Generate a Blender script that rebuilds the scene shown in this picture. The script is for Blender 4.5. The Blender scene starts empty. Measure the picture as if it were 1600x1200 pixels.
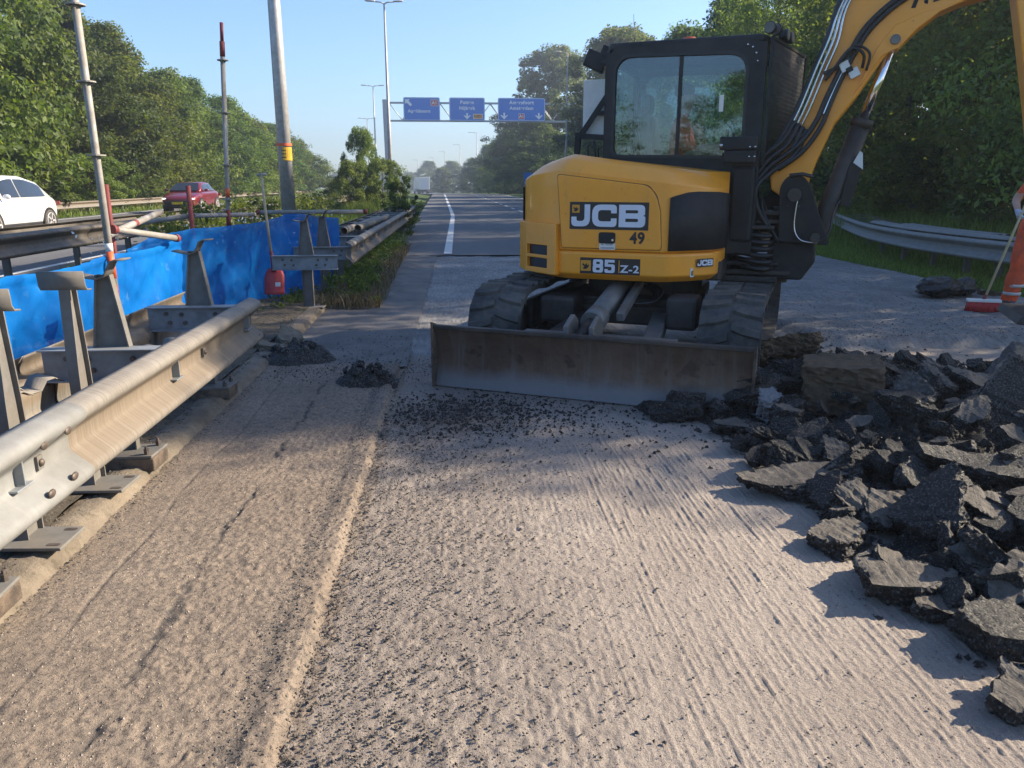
import bpy, bmesh, math, random
import numpy as np
from mathutils import Vector, Matrix, noise as mnoise
R = math.radians
S = bpy.context.scene
COL = S.collection
random.seed(7)
RNG = np.random.default_rng(11)

# ------------------------------------------------------------------ helpers
def link(o, parent=None):
    COL.objects.link(o)
    if parent is not None:
        o.parent = parent
    return o

def tag(o, label=None, cat=None, group=None, kind=None):
    if label: o["label"] = label
    if cat: o["category"] = cat
    if group: o["group"] = group
    if kind: o["kind"] = kind
    return o

def empty(name, loc=(0, 0, 0), rz=0.0, label=None, cat=None, group=None):
    o = bpy.data.objects.new(name, None)
    o.empty_display_size = 0.2
    o.location = loc
    o.rotation_euler = (0, 0, rz)
    link(o)
    return tag(o, label, cat, group)

def copy_tree(o, parent=None):
    c = o.copy()
    link(c)
    c.parent = parent
    for ch in list(o.children):
        copy_tree(ch, c)
    return c

class MB:
    """collects faces, then links them as one mesh object"""
    def __init__(s):
        s.v = []; s.f = []; s.m = []; s.sm = []
    def add(s, vs, fs, mi=0, smooth=False, M=None):
        n = len(s.v)
        if M is not None:
            vs = [tuple(M @ Vector(p)) for p in vs]
        s.v += [tuple(p) for p in vs]
        s.f += [tuple(i + n for i in f) for f in fs]
        s.m += [mi] * len(fs)
        s.sm += [smooth] * len(fs)
        return s
    def box(s, c, d, mi=0, rot=None, M=None):
        x, y, z = d[0] / 2, d[1] / 2, d[2] / 2
        vs = [(-x, -y, -z), (x, -y, -z), (x, y, -z), (-x, y, -z), (-x, -y, z), (x, -y, z), (x, y, z), (-x, y, z)]
        T = Matrix.Translation(c)
        if rot is not None:
            from mathutils import Euler
            T = T @ Euler(rot).to_matrix().to_4x4()
        if M is not None:
            T = M @ T
        return s.add(vs, [(0, 3, 2, 1), (4, 5, 6, 7), (0, 1, 5, 4), (1, 2, 6, 5), (2, 3, 7, 6), (3, 0, 4, 7)], mi, False, T)
    def beam(s, p, q, w, h, mi=0):
        """box bar from p to q, w sideways, h in the vertical plane"""
        p, q = Vector(p), Vector(q)
        d = q - p
        L = d.length
        d.normalize()
        up = Vector((0, 0, 1)) if abs(d.z) < 0.95 else Vector((0, 1, 0))
        r = d.cross(up).normalized()
        u = r.cross(d).normalized()
        M = Matrix((( r.x, d.x, u.x, 0), (r.y, d.y, u.y, 0), (r.z, d.z, u.z, 0), (0, 0, 0, 1)))
        return s.box((0, 0, 0), (w, L, h), mi, None, Matrix.Translation((p + q) / 2) @ M)
    def tube(s, pts, r, n=10, mi=0, caps=True, smooth=True):
        pts = [Vector(p) for p in pts]
        rs = r if isinstance(r, (list, tuple)) else [r] * len(pts)
        vs = []; fs = []
        prev = None
        for i, p in enumerate(pts):
            a = pts[max(i - 1, 0)]; b = pts[min(i + 1, len(pts) - 1)]
            t = (b - a).normalized()
            if prev is None:
                x = t.cross(Vector((0, 0, 1)))
                if x.length < 1e-3:
                    x = t.cross(Vector((0, 1, 0)))
                x.normalize()
            else:
                x = (prev - t * prev.dot(t)).normalized()
            prev = x
            y = t.cross(x)
            for k in range(n):
                an = 2 * math.pi * k / n
                vs.append(p + x * (math.cos(an) * rs[i]) + y * (math.sin(an) * rs[i]))
        for i in range(len(pts) - 1):
            for k in range(n):
                fs.append((i * n + k, i * n + (k + 1) % n, (i + 1) * n + (k + 1) % n, (i + 1) * n + k))
        s.add(vs, fs, mi, smooth)
        if caps:
            m = len(s.v) - len(vs)
            s.f += [tuple(m + k for k in range(n))[::-1], tuple(m + (len(pts) - 1) * n + k for k in range(n))]
            s.m += [mi, mi]; s.sm += [False, False]
        return s
    def prism(s, poly, axis, lo, hi, mi=0, M=None):
        """polygon in the plane across axis ('x','y','z'), extruded lo..hi; poly=(u,v)"""
        def mk(u, v, w):
            return {'x': (w, u, v), 'y': (u, w, v), 'z': (u, v, w)}[axis]
        n = len(poly)
        vs = [mk(u, v, lo) for u, v in poly] + [mk(u, v, hi) for u, v in poly]
        fs = [tuple(range(n))[::-1], tuple(range(n, 2 * n))] + [(i, (i + 1) % n, n + (i + 1) % n, n + i) for i in range(n)]
        return s.add(vs, fs, mi, False, M)
    def sweep(s, path, prof, mi=0, smooth=True, closed=False):
        """profile (right, up) swept along a level path"""
        vs = []; fs = []
        n = len(prof)
        for i, p in enumerate(path):
            a = Vector(path[max(i - 1, 0)]); b = Vector(path[min(i + 1, len(path) - 1)])
            t = (b - a); t.z = 0; t.normalize()
            r = Vector((t.y, -t.x, 0))
            for (u, w) in prof:
                vs.append(Vector(p) + r * u + Vector((0, 0, w)))
        m = n if closed else n - 1
        for i in range(len(path) - 1):
            for k in range(m):
                fs.append((i * n + k, (i + 1) * n + k, (i + 1) * n + (k + 1) % n, i * n + (k + 1) % n))
        return s.add(vs, fs, mi, smooth)
    def loft(s, rings, mi=0, smooth=True, cap=True, closed=True):
        n = len(rings[0]); vs = [p for r in rings for p in r]; fs = []
        m = n if closed else n - 1
        for i in range(len(rings) - 1):
            for k in range(m):
                fs.append((i * n + k, i * n + (k + 1) % n, (i + 1) * n + (k + 1) % n, (i + 1) * n + k))
        s.add(vs, fs, mi, smooth)
        if cap and closed:
            b = len(s.v) - len(vs)
            s.f += [tuple(b + k for k in range(n))[::-1], tuple(b + (len(rings) - 1) * n + k for k in range(n))]
            s.m += [mi, mi]; s.sm += [False, False]
        return s
    def ball(s, c, r, mi=0, n=10, sc=(1, 1, 1)):
        rings = []
        for i in range(1, n):
            ph = math.pi * i / n
            rings.append([(c[0] + r * sc[0] * math.sin(ph) * math.cos(2 * math.pi * k / (2 * n)), c[1] + r * sc[1] * math.sin(ph) * math.sin(2 * math.pi * k / (2 * n)), c[2] - r * sc[2] * math.cos(ph)) for k in range(2 * n)])
        return s.loft(rings, mi, True)
    def build(s, name, mats, parent=None, loc=None, bevel=0.0, seg=2, smooth=None, solid=0.0, fix=True, rot=None, sub=0):
        me = bpy.data.meshes.new(name)
        me.from_pydata(s.v, [], s.f)
        mats = mats if isinstance(mats, (list, tuple)) else [mats]
        for m in mats:
            me.materials.append(m)
        me.polygons.foreach_set('material_index', s.m)
        me.polygons.foreach_set('use_smooth', s.sm if smooth is None else [smooth] * len(s.f))
        if fix:
            bm = bmesh.new(); bm.from_mesh(me)
            bmesh.ops.recalc_face_normals(bm, faces=bm.faces)
            bm.to_mesh(me); bm.free()
        me.update()
        o = bpy.data.objects.new(name, me)
        if loc is not None: o.location = loc
        if rot is not None: o.rotation_euler = rot
        link(o, parent)
        if solid:
            md = o.modifiers.new('solid', 'SOLIDIFY'); md.thickness = solid; md.offset = 0
        if bevel:
            md = o.modifiers.new('bevel', 'BEVEL'); md.width = bevel; md.segments = seg; md.limit_method = 'ANGLE'; md.angle_limit = R(35)
        if sub:
            md = o.modifiers.new('sub', 'SUBSURF'); md.levels = sub; md.render_levels = sub
        return o

def np_mesh(name, V, Fq, mats, parent=None, smooth=False, mi=None, col=None):
    """fast mesh from numpy arrays; Fq is (n,3) or (n,4)"""
    V = np.asarray(V, np.float32); Fq = np.asarray(Fq, np.int32)
    me = bpy.data.meshes.new(name)
    k = Fq.shape[1]
    me.vertices.add(len(V)); me.vertices.foreach_set('co', V.ravel())
    me.loops.add(Fq.size); me.loops.foreach_set('vertex_index', Fq.ravel())
    me.polygons.add(len(Fq))
    me.polygons.foreach_set('loop_start', np.arange(0, Fq.size, k, dtype=np.int32))
    me.polygons.foreach_set('loop_total', np.full(len(Fq), k, np.int32))
    me.update(calc_edges=True)
    me.polygons.foreach_set('use_smooth', np.full(len(Fq), smooth, bool))
    for m in (mats if isinstance(mats, (list, tuple)) else [mats]):
        me.materials.append(m)
    if mi is not None:
        me.polygons.foreach_set('material_index', np.asarray(mi, np.int32))
    if col is not None:
        at = me.color_attributes.new('tint', 'FLOAT_COLOR', 'POINT')
        c4 = np.ones((len(V), 4), np.float32); c4[:, :3] = np.asarray(col)[:, None] if np.ndim(col) == 1 else col
        at.data.foreach_set('color', c4.ravel())
    me.update()
    o = bpy.data.objects.new(name, me)
    return link(o, parent)

def vnoise(x, y, seed=0):
    """2-D value noise in 0..1 on arrays"""
    xi = np.floor(x).astype(np.int64); yi = np.floor(y).astype(np.int64)
    fx = x - xi; fy = y - yi
    fx = fx * fx * (3 - 2 * fx); fy = fy * fy * (3 - 2 * fy)
    def h(a, b):
        n = (a * 374761393 + b * 668265263 + seed * 974634533) & 0xFFFFFFFF
        n = ((n ^ (n >> 13)) * 1274126177) & 0xFFFFFFFF
        n = n ^ (n >> 16)
        return (n & 0xFFFF) / 65535.0
    return (h(xi, yi) * (1 - fx) + h(xi + 1, yi) * fx) * (1 - fy) + (h(xi, yi + 1) * (1 - fx) + h(xi + 1, yi + 1) * fx) * fy

def text_mesh(name, txt, size, mat, parent, M, bold=0.0, sx=1.0, depth=0.002, align='CENTER', spacing=1.0):
    cu = bpy.data.curves.new(name, 'FONT')
    cu.body = txt; cu.size = size; cu.align_x = align; cu.align_y = 'CENTER'
    cu.extrude = depth; cu.offset = bold; cu.space_character = spacing
    t = bpy.data.objects.new(name + '_src', cu); COL.objects.link(t)
    bpy.context.view_layer.update()
    me = bpy.data.meshes.new_from_object(t.evaluated_get(bpy.context.evaluated_depsgraph_get()))
    bpy.data.objects.remove(t); bpy.data.curves.remove(cu)
    me.materials.clear(); me.materials.append(mat)
    me.transform(M @ Matrix.Diagonal((sx, 1, 1, 1)))
    me.name = name
    o = bpy.data.objects.new(name, me)
    return link(o, parent)

def flat_shape(name, outlines, mat, parent, M, depth=0.002):
    """filled 2-D outlines (holes allowed) turned into a thin solid"""
    cu = bpy.data.curves.new(name, 'CURVE'); cu.dimensions = '2D'; cu.fill_mode = 'BOTH'; cu.extrude = depth
    for pl in outlines:
        sp = cu.splines.new('POLY'); sp.points.add(len(pl) - 1)
        for p, q in zip(sp.points, pl):
            p.co = (q[0], q[1], 0, 1)
        sp.use_cyclic_u = True
    t = bpy.data.objects.new(name + '_src', cu); COL.objects.link(t)
    bpy.context.view_layer.update()
    me = bpy.data.meshes.new_from_object(t.evaluated_get(bpy.context.evaluated_depsgraph_get()))
    bpy.data.objects.remove(t); bpy.data.curves.remove(cu)
    me.materials.clear(); me.materials.append(mat)
    me.transform(M); me.name = name
    o = bpy.data.objects.new(name, me)
    return link(o, parent)

def rnd_poly(pts, r, n=5):
    """round the corners of a polygon; r is one radius or one per corner"""
    out = []
    N = len(pts)
    for i in range(N):
        ri = r[i] if isinstance(r, (list, tuple)) else r
        p = Vector(pts[i]); a = Vector(pts[i - 1]) - p; b = Vector(pts[(i + 1) % N]) - p
        if ri <= 0:
            out.append(tuple(p)); continue
        d = min(ri, a.length * .49, b.length * .49)
        a.normalize(); b.normalize()
        A = p + a * d; B = p + b * d
        for k in range(n + 1):
            t = k / n
            out.append(tuple(A * (1 - t) ** 2 + p * 2 * t * (1 - t) + B * t * t))
    return out

def face_y(x, y, z):
    """matrix that puts a 2-D drawing on a plane facing -Y"""
    return Matrix.Translation((x, y, z)) @ Matrix.Rotation(R(90), 4, 'X')

# ------------------------------------------------------------------ materials
class NT:
    def __init__(s, name):
        s.mat = bpy.data.materials.new(name); s.mat.use_nodes = True
        s.n = s.mat.node_tree.nodes; s.l = s.mat.node_tree.links
        s.b = s.n['Principled BSDF']; s.out = s.n['Material Output']
        s.tc = s.n.new('ShaderNodeTexCoord')
    def node(s, t, **kw):
        nd = s.n.new(t)
        for k, v in kw.items():
            if k.startswith('_'): setattr(nd, k[1:], v)
            else: nd.inputs[k].default_value = v
        return nd
    def co(s, scale=(1, 1, 1), obj=True):
        m = s.node('ShaderNodeMapping'); m.inputs['Scale'].default_value = scale
        s.l.new(s.tc.outputs['Object' if obj else 'Generated'], m.inputs['Vector'])
        return m.outputs[0]
    def noise(s, scale=5, detail=4, rough=.6, sc=(1, 1, 1), dist=0):
        t = s.node('ShaderNodeTexNoise', Scale=scale, Detail=detail, Roughness=rough, Distortion=dist)
        s.l.new(s.co(sc), t.inputs['Vector'])
        return t.outputs['Fac']
    def voro(s, scale=5, sc=(1, 1, 1), feature='F1', out='Distance'):
        t = s.node('ShaderNodeTexVoronoi', Scale=scale); t.feature = feature
        s.l.new(s.co(sc), t.inputs['Vector'])
        return t.outputs[out]
    def ramp(s, fac, stops):
        r = s.node('ShaderNodeValToRGB'); e = r.color_ramp.elements
        while len(e) < len(stops): e.new(.5)
        for el, (p, c) in zip(e, stops):
            el.position = p; el.color = (*c, 1) if len(c) == 3 else c
        s.l.new(fac, r.inputs[0]); return r.outputs[0]
    def mix(s, fac, a, b, mode='MIX'):
        m = s.node('ShaderNodeMix'); m.data_type = 'RGBA'; m.blend_type = mode
        for sock, v in ((m.inputs[0], fac), (m.inputs[6], a), (m.inputs[7], b)):
            if hasattr(v, 'is_linked'): s.l.new(v, sock)
            else: sock.default_value = v if not isinstance(v, tuple) else ((*v, 1) if len(v) == 3 else v)
        return m.outputs[2]
    def math(s, op, a, b=0.0):
        m = s.node('ShaderNodeMath'); m.operation = op
        for sock, v in ((m.inputs[0], a), (m.inputs[1], b)):
            if hasattr(v, 'is_linked'): s.l.new(v, sock)
            else: sock.default_value = v
        return m.outputs[0]
    def bump(s, h, strength=.5, dist=.01, prev=None):
        b = s.node('ShaderNodeBump', Strength=strength, Distance=dist)
        s.l.new(h, b.inputs['Height'])
        if prev is not None: s.l.new(prev, b.inputs['Normal'])
        s.l.new(b.outputs[0], s.b.inputs['Normal']); return b.outputs[0]
    def color(s, c):
        if hasattr(c, 'is_linked'): s.l.new(c, s.b.inputs['Base Color'])
        else: s.b.inputs['Base Color'].default_value = (*c, 1)
        return s
    def set(s, rough=.6, metal=0.0, spec=.5, coat=0.0):
        for k, v in (('Roughness', rough), ('Metallic', metal), ('Specular IOR Level', spec), ('Coat Weight', coat)):
            if hasattr(v, 'is_linked'): s.l.new(v, s.b.inputs[k])
            else: s.b.inputs[k].default_value = v
        return s

def simple(name, c, rough=.6, metal=0.0, var=.25, scale=6, bump=0.0, coat=0.0, dirt=None, dirt_amt=.5, spec=.5):
    t = NT(name)
    n = t.noise(scale, 5, .65)
    lo = tuple(x * (1 - var) for x in c); hi = tuple(min(1, x * (1 + var)) for x in c)
    col = t.ramp(n, [(.3, lo), (.7, hi)])
    if dirt:
        d = t.ramp(t.noise(scale * .45, 7, .7), [(.5 - .1, (0, 0, 0)), (.5 + .2, (dirt_amt,) * 3)])
        col = t.mix(d, col, dirt)
    t.color(col).set(rough, metal, spec, coat)
    if bump: t.bump(t.noise(scale * 14, 4, .7), bump, .01)
    return t.mat

M = {}
def ground_mats():
    t = NT('milled_asphalt')
    big = t.noise(.9, 5, .6); fine = t.noise(140, 3, .7); st = t.noise(1, 5, .65, (55, 7, 20))
    c = t.ramp(big, [(.3, (.265, .222, .188)), (.55, (.345, .295, .252)), (.75, (.39, .338, .29))])
    c = t.mix(t.ramp(st, [(.35, (.5,) * 3), (.5, (0,) * 3)]), c, (.23, .19, .17))
    c = t.mix(t.ramp(fine, [(.34, (.7,) * 3), (.46, (0,) * 3)]), c, (.16, .135, .12))
    c = t.mix(t.ramp(t.noise(210, 2, .5), [(.62, (0,) * 3), (.72, (.6,) * 3)]), c, (.55, .51, .47))
    t.color(c).set(.92, 0, .3)
    b = t.bump(t.noise(75, 5, .75), .8, .012); t.bump(fine, .7, .005, b)
    M['milled'] = t.mat
    t = NT('shoulder_asphalt')
    big = t.noise(1.3, 5, .6); vo = t.noise(62, 4, .7); fine = t.noise(160, 3, .7)
    c = t.ramp(big, [(.3, (.195, .152, .118)), (.7, (.285, .228, .178))])
    c = t.mix(t.ramp(vo, [(.50, (0,) * 3), (.64, (.8,) * 3)]), c, (.085, .07, .06))
    c = t.mix(t.ramp(fine, [(.62, (0,) * 3), (.72, (.5,) * 3)]), c, (.42, .37, .3))
    t.color(c).set(.9, 0, .3)
    b = t.bump(t.noise(85, 5, .75), .8, .011); t.bump(fine, .5, .004, b)
    M['shoulder'] = t.mat
    t = NT('milled_asphalt_far')
    c = t.ramp(t.noise(1.1, 6, .65), [(.3, (.165, .16, .158)), (.7, (.32, .31, .30))])
    c = t.mix(t.ramp(t.noise(1, 5, .7, (30, 5, 10)), [(.4, (.5,) * 3), (.6, (0,) * 3)]), c, (.07, .07, .075))
    c = t.mix(t.ramp(t.noise(60, 3, .7), [(.58, (0,) * 3), (.68, (.7,) * 3)]), c, (.30, .29, .28))
    t.color(c).set(t.ramp(t.noise(.8, 4), [(.35, (.55,) * 3), (.6, (.9,) * 3)]), 0, .4)
    t.bump(t.noise(45, 5, .75), .9, .02)
    M['milled_far'] = t.mat
    t = NT('road_asphalt')
    c = t.ramp(t.noise(.6, 5, .6, (1.6, .12, 1)), [(.3, (.10, .10, .104)), (.7, (.15, .149, .152))])
    c = t.mix(t.ramp(t.noise(90, 3, .7), [(.4, (.4,) * 3), (.6, (0,) * 3)]), c, (.05, .05, .055))
    t.color(c).set(.8, 0, .4); t.bump(t.noise(120, 3, .7), .4, .006)
    M['road'] = t.mat
    t = NT('concrete_kerb')
    c = t.ramp(t.noise(4, 7, .7), [(.3, (.12, .098, .075)), (.6, (.225, .185, .14)), (.8, (.29, .25, .20))])
    c = t.mix(t.ramp(t.noise(11, 6, .75), [(.52, (0,) * 3), (.66, (.8,) * 3)]), c, (.09, .075, .055))
    t.color(c).set(.9, 0, .3); t.bump(t.noise(60, 6, .75), .7, .015)
    M['kerb'] = t.mat
    t = NT('dirt')
    c = t.ramp(t.noise(5, 7, .7), [(.3, (.07, .058, .042)), (.6, (.15, .125, .095)), (.8, (.20, .17, .13))])
    c = t.mix(t.ramp(t.noise(45, 4, .7), [(.55, (0,) * 3), (.68, (.7,) * 3)]), c, (.28, .25, .2))
    c = t.mix(t.ramp(t.noise(2.2, 5, .6), [(.55, (0,) * 3), (.7, (.55,) * 3)]), c, (.045, .06, .022))
    t.color(c).set(.95, 0, .2); t.bump(t.noise(40, 6, .75), .9, .03)
    M['dirt'] = t.mat
    t = NT('grass_ground')
    c = t.ramp(t.noise(2.2, 7, .7), [(.3, (.035, .055, .015)), (.6, (.075, .11, .03)), (.8, (.12, .13, .05))])
    t.color(c).set(.95, 0, .2); t.bump(t.noise(18, 6, .75), .9, .08)
    M['grass_ground'] = t.mat
    M['strip_far'] = simple('damp_dirty_asphalt', (.13, .118, .108), .75, 0, .35, 3, .5, dirt=(.065, .06, .058), dirt_amt=.7)
    M['paint'] = simple('road_paint', (.62, .62, .60), .7, 0, .12, 18, .2, dirt=(.25, .25, .25), dirt_amt=.5)
ground_mats()

def galv(name, base, dirtc, amt, rough=.5, metal=.55, streak=True):
    t = NT(name)
    c = t.ramp(t.noise(9, 6, .65), [(.3, tuple(x * .78 for x in base)), (.7, tuple(min(1, x * 1.18) for x in base))])
    if streak:
        d = t.mix(.5, t.ramp(t.noise(1, 6, .7, (1.5, 60, 4)), [(.40, (0,) * 3), (.70, (amt,) * 3)]), t.ramp(t.noise(2.2, 5, .6), [(.35, (amt * .35,) * 3), (.65, (amt,) * 3)]))
    else:
        d = t.ramp(t.noise(3.5, 6, .7), [(.45, (0,) * 3), (.66, (amt,) * 3)])
    c = t.mix(d, c, dirtc)
    t.color(c).set(t.ramp(t.noise(14, 4), [(.3, (rough - .08,) * 3), (.7, (min(1, rough + .2),) * 3)]), metal, .5)
    t.bump(t.noise(70, 4, .7), .12, .004)
    return t.mat
t = NT('galvanised_rail')
c = t.ramp(t.noise(9, 6, .65), [(.3, (.185, .175, .162)), (.7, (.255, .242, .222))])
sp = t.node('ShaderNodeSeparateXYZ'); t.l.new(t.tc.outputs['Object'], sp.inputs[0])
zv = t.math('ABSOLUTE', t.math('SUBTRACT', sp.outputs['Z'], .555))
vly = t.ramp(t.math('ADD', zv, t.math('MULTIPLY', t.noise(1, 5, .7, (1, 45, 2)), .06)), [(.10, (.9,) * 3), (.135, (.2,) * 3), (.16, (.25,) * 3)])
c = t.mix(vly, c, (.19, .15, .11))
c = t.mix(t.ramp(t.noise(1, 6, .75, (1.5, 75, 3)), [(.46, (0,) * 3), (.60, (.5,) * 3)]), c, (.12, .094, .07))
c = t.mix(t.ramp(t.noise(1, 6, .7, (2, 38, 4)), [(.56, (0,) * 3), (.70, (.35,) * 3)]), c, (.29, .27, .245))
t.color(c).set(.72, .1, .35); t.bump(t.noise(70, 4, .7), .12, .004); M['rail'] = t.mat
M['rail_new'] = galv('galvanised_rail_clean', (.225, .23, .23), (.20, .185, .16), .7, .65, .15)
M['rail_dark'] = galv('dark_rail', (.16, .15, .14), (.10, .075, .05), .8, .6, .3)  # darker and browner mix than the other rails, with streaks
M['steel_post'] = galv('post_steel', (.155, .148, .138), (.15, .12, .09), .6, .75, .1, False)
M['spacer'] = galv('spacer_steel', (.26, .28, .30), (.18, .16, .14), .5, .55, .4, False)
M['pole'] = galv('lamp_pole_steel', (.42, .42, .43), (.34, .31, .28), .6, .5, .35, False)
M['tube'] = galv('scaffold_tube', (.30, .285, .265), (.24, .20, .155), .7, .65, .25, False)
M['rust'] = simple('rusty_steel', (.062, .05, .042), .85, .2, .5, 14, .5, dirt=(.28, .20, .14), dirt_amt=.7)
M['bolt'] = simple('bolt_steel', (.12, .095, .08), .6, .5, .4, 30)
M['redpaint'] = simple('red_paint', (.19, .022, .022), .65, 0, .3, 14, .1, dirt=(.15, .07, .06), dirt_amt=.5)
M['orangepaint'] = simple('orange_paint', (.62, .11, .035), .55, 0, .2, 14)
M['whiteplastic'] = simple('white_plastic', (.72, .72, .70), .45, 0, .08, 9, dirt=(.5, .48, .44), dirt_amt=.5)
t = NT('yellow_paint')
c = t.ramp(t.noise(2.2, 5, .65), [(.3, (.92, .335, .018)), (.7, (.96, .365, .022))])
c = t.mix(t.ramp(t.noise(1.3, 7, .7, (1, 1, .5)), [(.42, (0,) * 3), (.72, (.4,) * 3)]), c, (.66, .315, .07))
c = t.mix(t.ramp(t.noise(38, 3, .6), [(.66, (0,) * 3), (.74, (.55,) * 3)]), c, (.28, .15, .04))
c = t.mix(t.ramp(t.noise(7, 6, .75, (1, 1, .25)), [(.60, (0,) * 3), (.72, (.4,) * 3)]), c, (.36, .22, .09))
t.color(c).set(t.ramp(t.noise(5, 5), [(.3, (.30,) * 3), (.7, (.5,) * 3)]), 0, .5, .2); M['yellow'] = t.mat
M['black'] = simple('black_paint', (.017, .0175, .020), .5, 0, .3, 5, 0, 0, spec=.3, dirt=(.06, .055, .05), dirt_amt=.5)
M['darkpanel'] = simple('dark_grey_panel', (.024, .0235, .026), .7, 0, .2, 5, .05, spec=.25, dirt=(.075, .065, .058), dirt_amt=.5)
M['darksteel'] = simple('dark_cast_steel', (.042, .039, .039), .6, .15, .4, 6, .15, spec=.3, dirt=(.12, .095, .075), dirt_amt=.65)
M['hose'] = simple('hose_rubber', (.018, .018, .02), .45, 0, .3, 20, .1)
M['chrome'] = simple('chrome_rod', (.75, .75, .77), .12, 1, .05, 3)
M['hosechrome'] = simple('steel_pipe', (.55, .55, .56), .25, .9, .2, 9)
M['white'] = simple('white_decal', (.66, .68, .76), .45, 0, .04, 5)
M['blackdecal'] = simple('black_decal', (.016, .016, .018), .4, 0, .1, 5)
M['yellowdecal'] = simple('yellow_decal', (.68, .30, .03), .45, 0, .05, 5)
M['door_seam'] = simple('door_seam_brown', (.17, .075, .012), .6, 0, .2, 5)
M['rubber'] = simple('track_rubber', (.042, .042, .044), .8, 0, .4, 9, .4, dirt=(.155, .138, .118), dirt_amt=.85)
M['grey_cyl'] = simple('grey_cylinder_paint', (.16, .16, .155), .5, .2, .3, 8, .2, dirt=(.12, .1, .08), dirt_amt=.6)
t = NT('blade_steel')
c = t.ramp(t.noise(2.5, 7, .7), [(.3, (.075, .052, .040)), (.55, (.15, .108, .082)), (.75, (.22, .165, .125))])
c = t.mix(t.ramp(t.noise(1, 6, .7, (14, 2, 1.2)), [(.5, (0,) * 3), (.68, (.6,) * 3)]), c, (.2, .185, .17))
c = t.mix(t.ramp(t.noise(5, 5, .6), [(.56, (0,) * 3), (.64, (.7,) * 3)]), c, (.035, .03, .028))
sp = t.node('ShaderNodeSeparateXYZ'); t.l.new(t.tc.outputs['Object'], sp.inputs[0])
wear = t.math('ADD', sp.outputs['Z'], t.math('MULTIPLY', t.noise(4, 5), .14))
c = t.mix(t.ramp(t.noise(1.1, 5, .6), [(.5, (0,) * 3), (.7, (.5,) * 3)]), c, (.21, .185, .165))
c = t.mix(t.ramp(wear, [(.15, (.85,) * 3), (.24, (0,) * 3)]), c, (.17, .175, .185))
t.color(c).set(.5, .45, .5); t.bump(t.noise(30, 5, .7), .25, .01); M['blade'] = t.mat

def glass_mat(name, tint, refl=.3):
    m = bpy.data.materials.new(name); m.use_nodes = True
    n = m.node_tree.nodes; l = m.node_tree.links; n.clear()
    o = n.new('ShaderNodeOutputMaterial'); mx = n.new('ShaderNodeMixShader')
    tr = n.new('ShaderNodeBsdfTransparent'); tr.inputs[0].default_value = (*tint, 1)
    gl = n.new('ShaderNodeBsdfGlossy'); gl.inputs['Roughness'].default_value = .015; gl.inputs[0].default_value = (.95, .97, 1, 1)
    fr = n.new('ShaderNodeLayerWeight'); fr.inputs[0].default_value = .35
    ad = n.new('ShaderNodeMath'); ad.operation = 'MULTIPLY_ADD'; ad.inputs[1].default_value = .5; ad.inputs[2].default_value = refl
    l.new(fr.outputs['Fresnel'], ad.inputs[0]); l.new(ad.outputs[0], mx.inputs[0]); l.new(tr.outputs[0], mx.inputs[1]); l.new(gl.outputs[0], mx.inputs[2]); l.new(mx.outputs[0], o.inputs[0])
    return m
M['glass'] = glass_mat('cab_glass', (.80, .90, .92), .045)
M['carglass'] = simple('car_glass', (.015, .018, .022), .05, 0, .1, 3, 0, .5)

def leaf_mat(name, dark, mid, light, trans=.35):
    t = NT(name)
    at = t.node('ShaderNodeAttribute'); at.attribute_name = 'tint'
    c = t.ramp(at.outputs['Fac'], [(.15, dark), (.5, mid), (.9, light)])
    oi = t.node('ShaderNodeObjectInfo')
    h = t.node('ShaderNodeHueSaturation'); h.inputs['Saturation'].default_value = 1.0
    rr = t.node('ShaderNodeMapRange'); rr.inputs[3].default_value = .478; rr.inputs[4].default_value = .515
    t.l.new(oi.outputs['Random'], rr.inputs[0]); t.l.new(rr.outputs[0], h.inputs['Hue'])
    rv = t.node('ShaderNodeMapRange'); rv.inputs[3].default_value = .8; rv.inputs[4].default_value = 1.2
    t.l.new(oi.outputs['Random'], rv.inputs[0]); t.l.new(rv.outputs[0], h.inputs['Value'])
    t.l.new(c, h.inputs['Color']); c = h.outputs[0]
    t.color(c).set(.55, 0, .35)
    tr = t.node('ShaderNodeBsdfTranslucent'); t.l.new(t.mix(1.0, c, (1.25, 1.3, .55, 1), 'MULTIPLY'), tr.inputs['Color'])
    mx = t.node('ShaderNodeMixShader'); mx.inputs[0].default_value = trans
    t.l.new(t.b.outputs[0], mx.inputs[1]); t.l.new(tr.outputs[0], mx.inputs[2]); t.l.new(mx.outputs[0], t.out.inputs[0])
    return t.mat
M['leaf'] = leaf_mat('leaves', (.055, .085, .020), (.115, .160, .034), (.19, .225, .055), .5)
M['leaf_dark'] = leaf_mat('dark_leaves', (.046, .076, .026), (.088, .135, .042), (.15, .19, .055), .5)
M['leaf_near'] = leaf_mat('near_leaves', (.085, .125, .042), (.155, .21, .066), (.24, .29, .09), .6)
M['leaf_pale'] = leaf_mat('pale_leaves', (.07, .10, .035), (.13, .17, .06), (.20, .24, .10), .45)
M['weed'] = leaf_mat('weeds', (.07, .115, .022), (.14, .21, .038), (.24, .28, .08), .45)
M['dry'] = leaf_mat('dry_grass', (.10, .075, .04), (.20, .155, .085), (.32, .26, .15), .2)
M['flower'] = simple('white_blossom', (.75, .75, .70), .6)
t = NT('bark')
c = t.ramp(t.noise(8, 6, .7, (1, 1, .25)), [(.3, (.045, .036, .028)), (.7, (.12, .10, .08))])
t.color(c).set(.9); t.bump(t.noise(20, 5, .7, (1, 1, .2)), .8, .03); M['bark'] = t.mat

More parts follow.
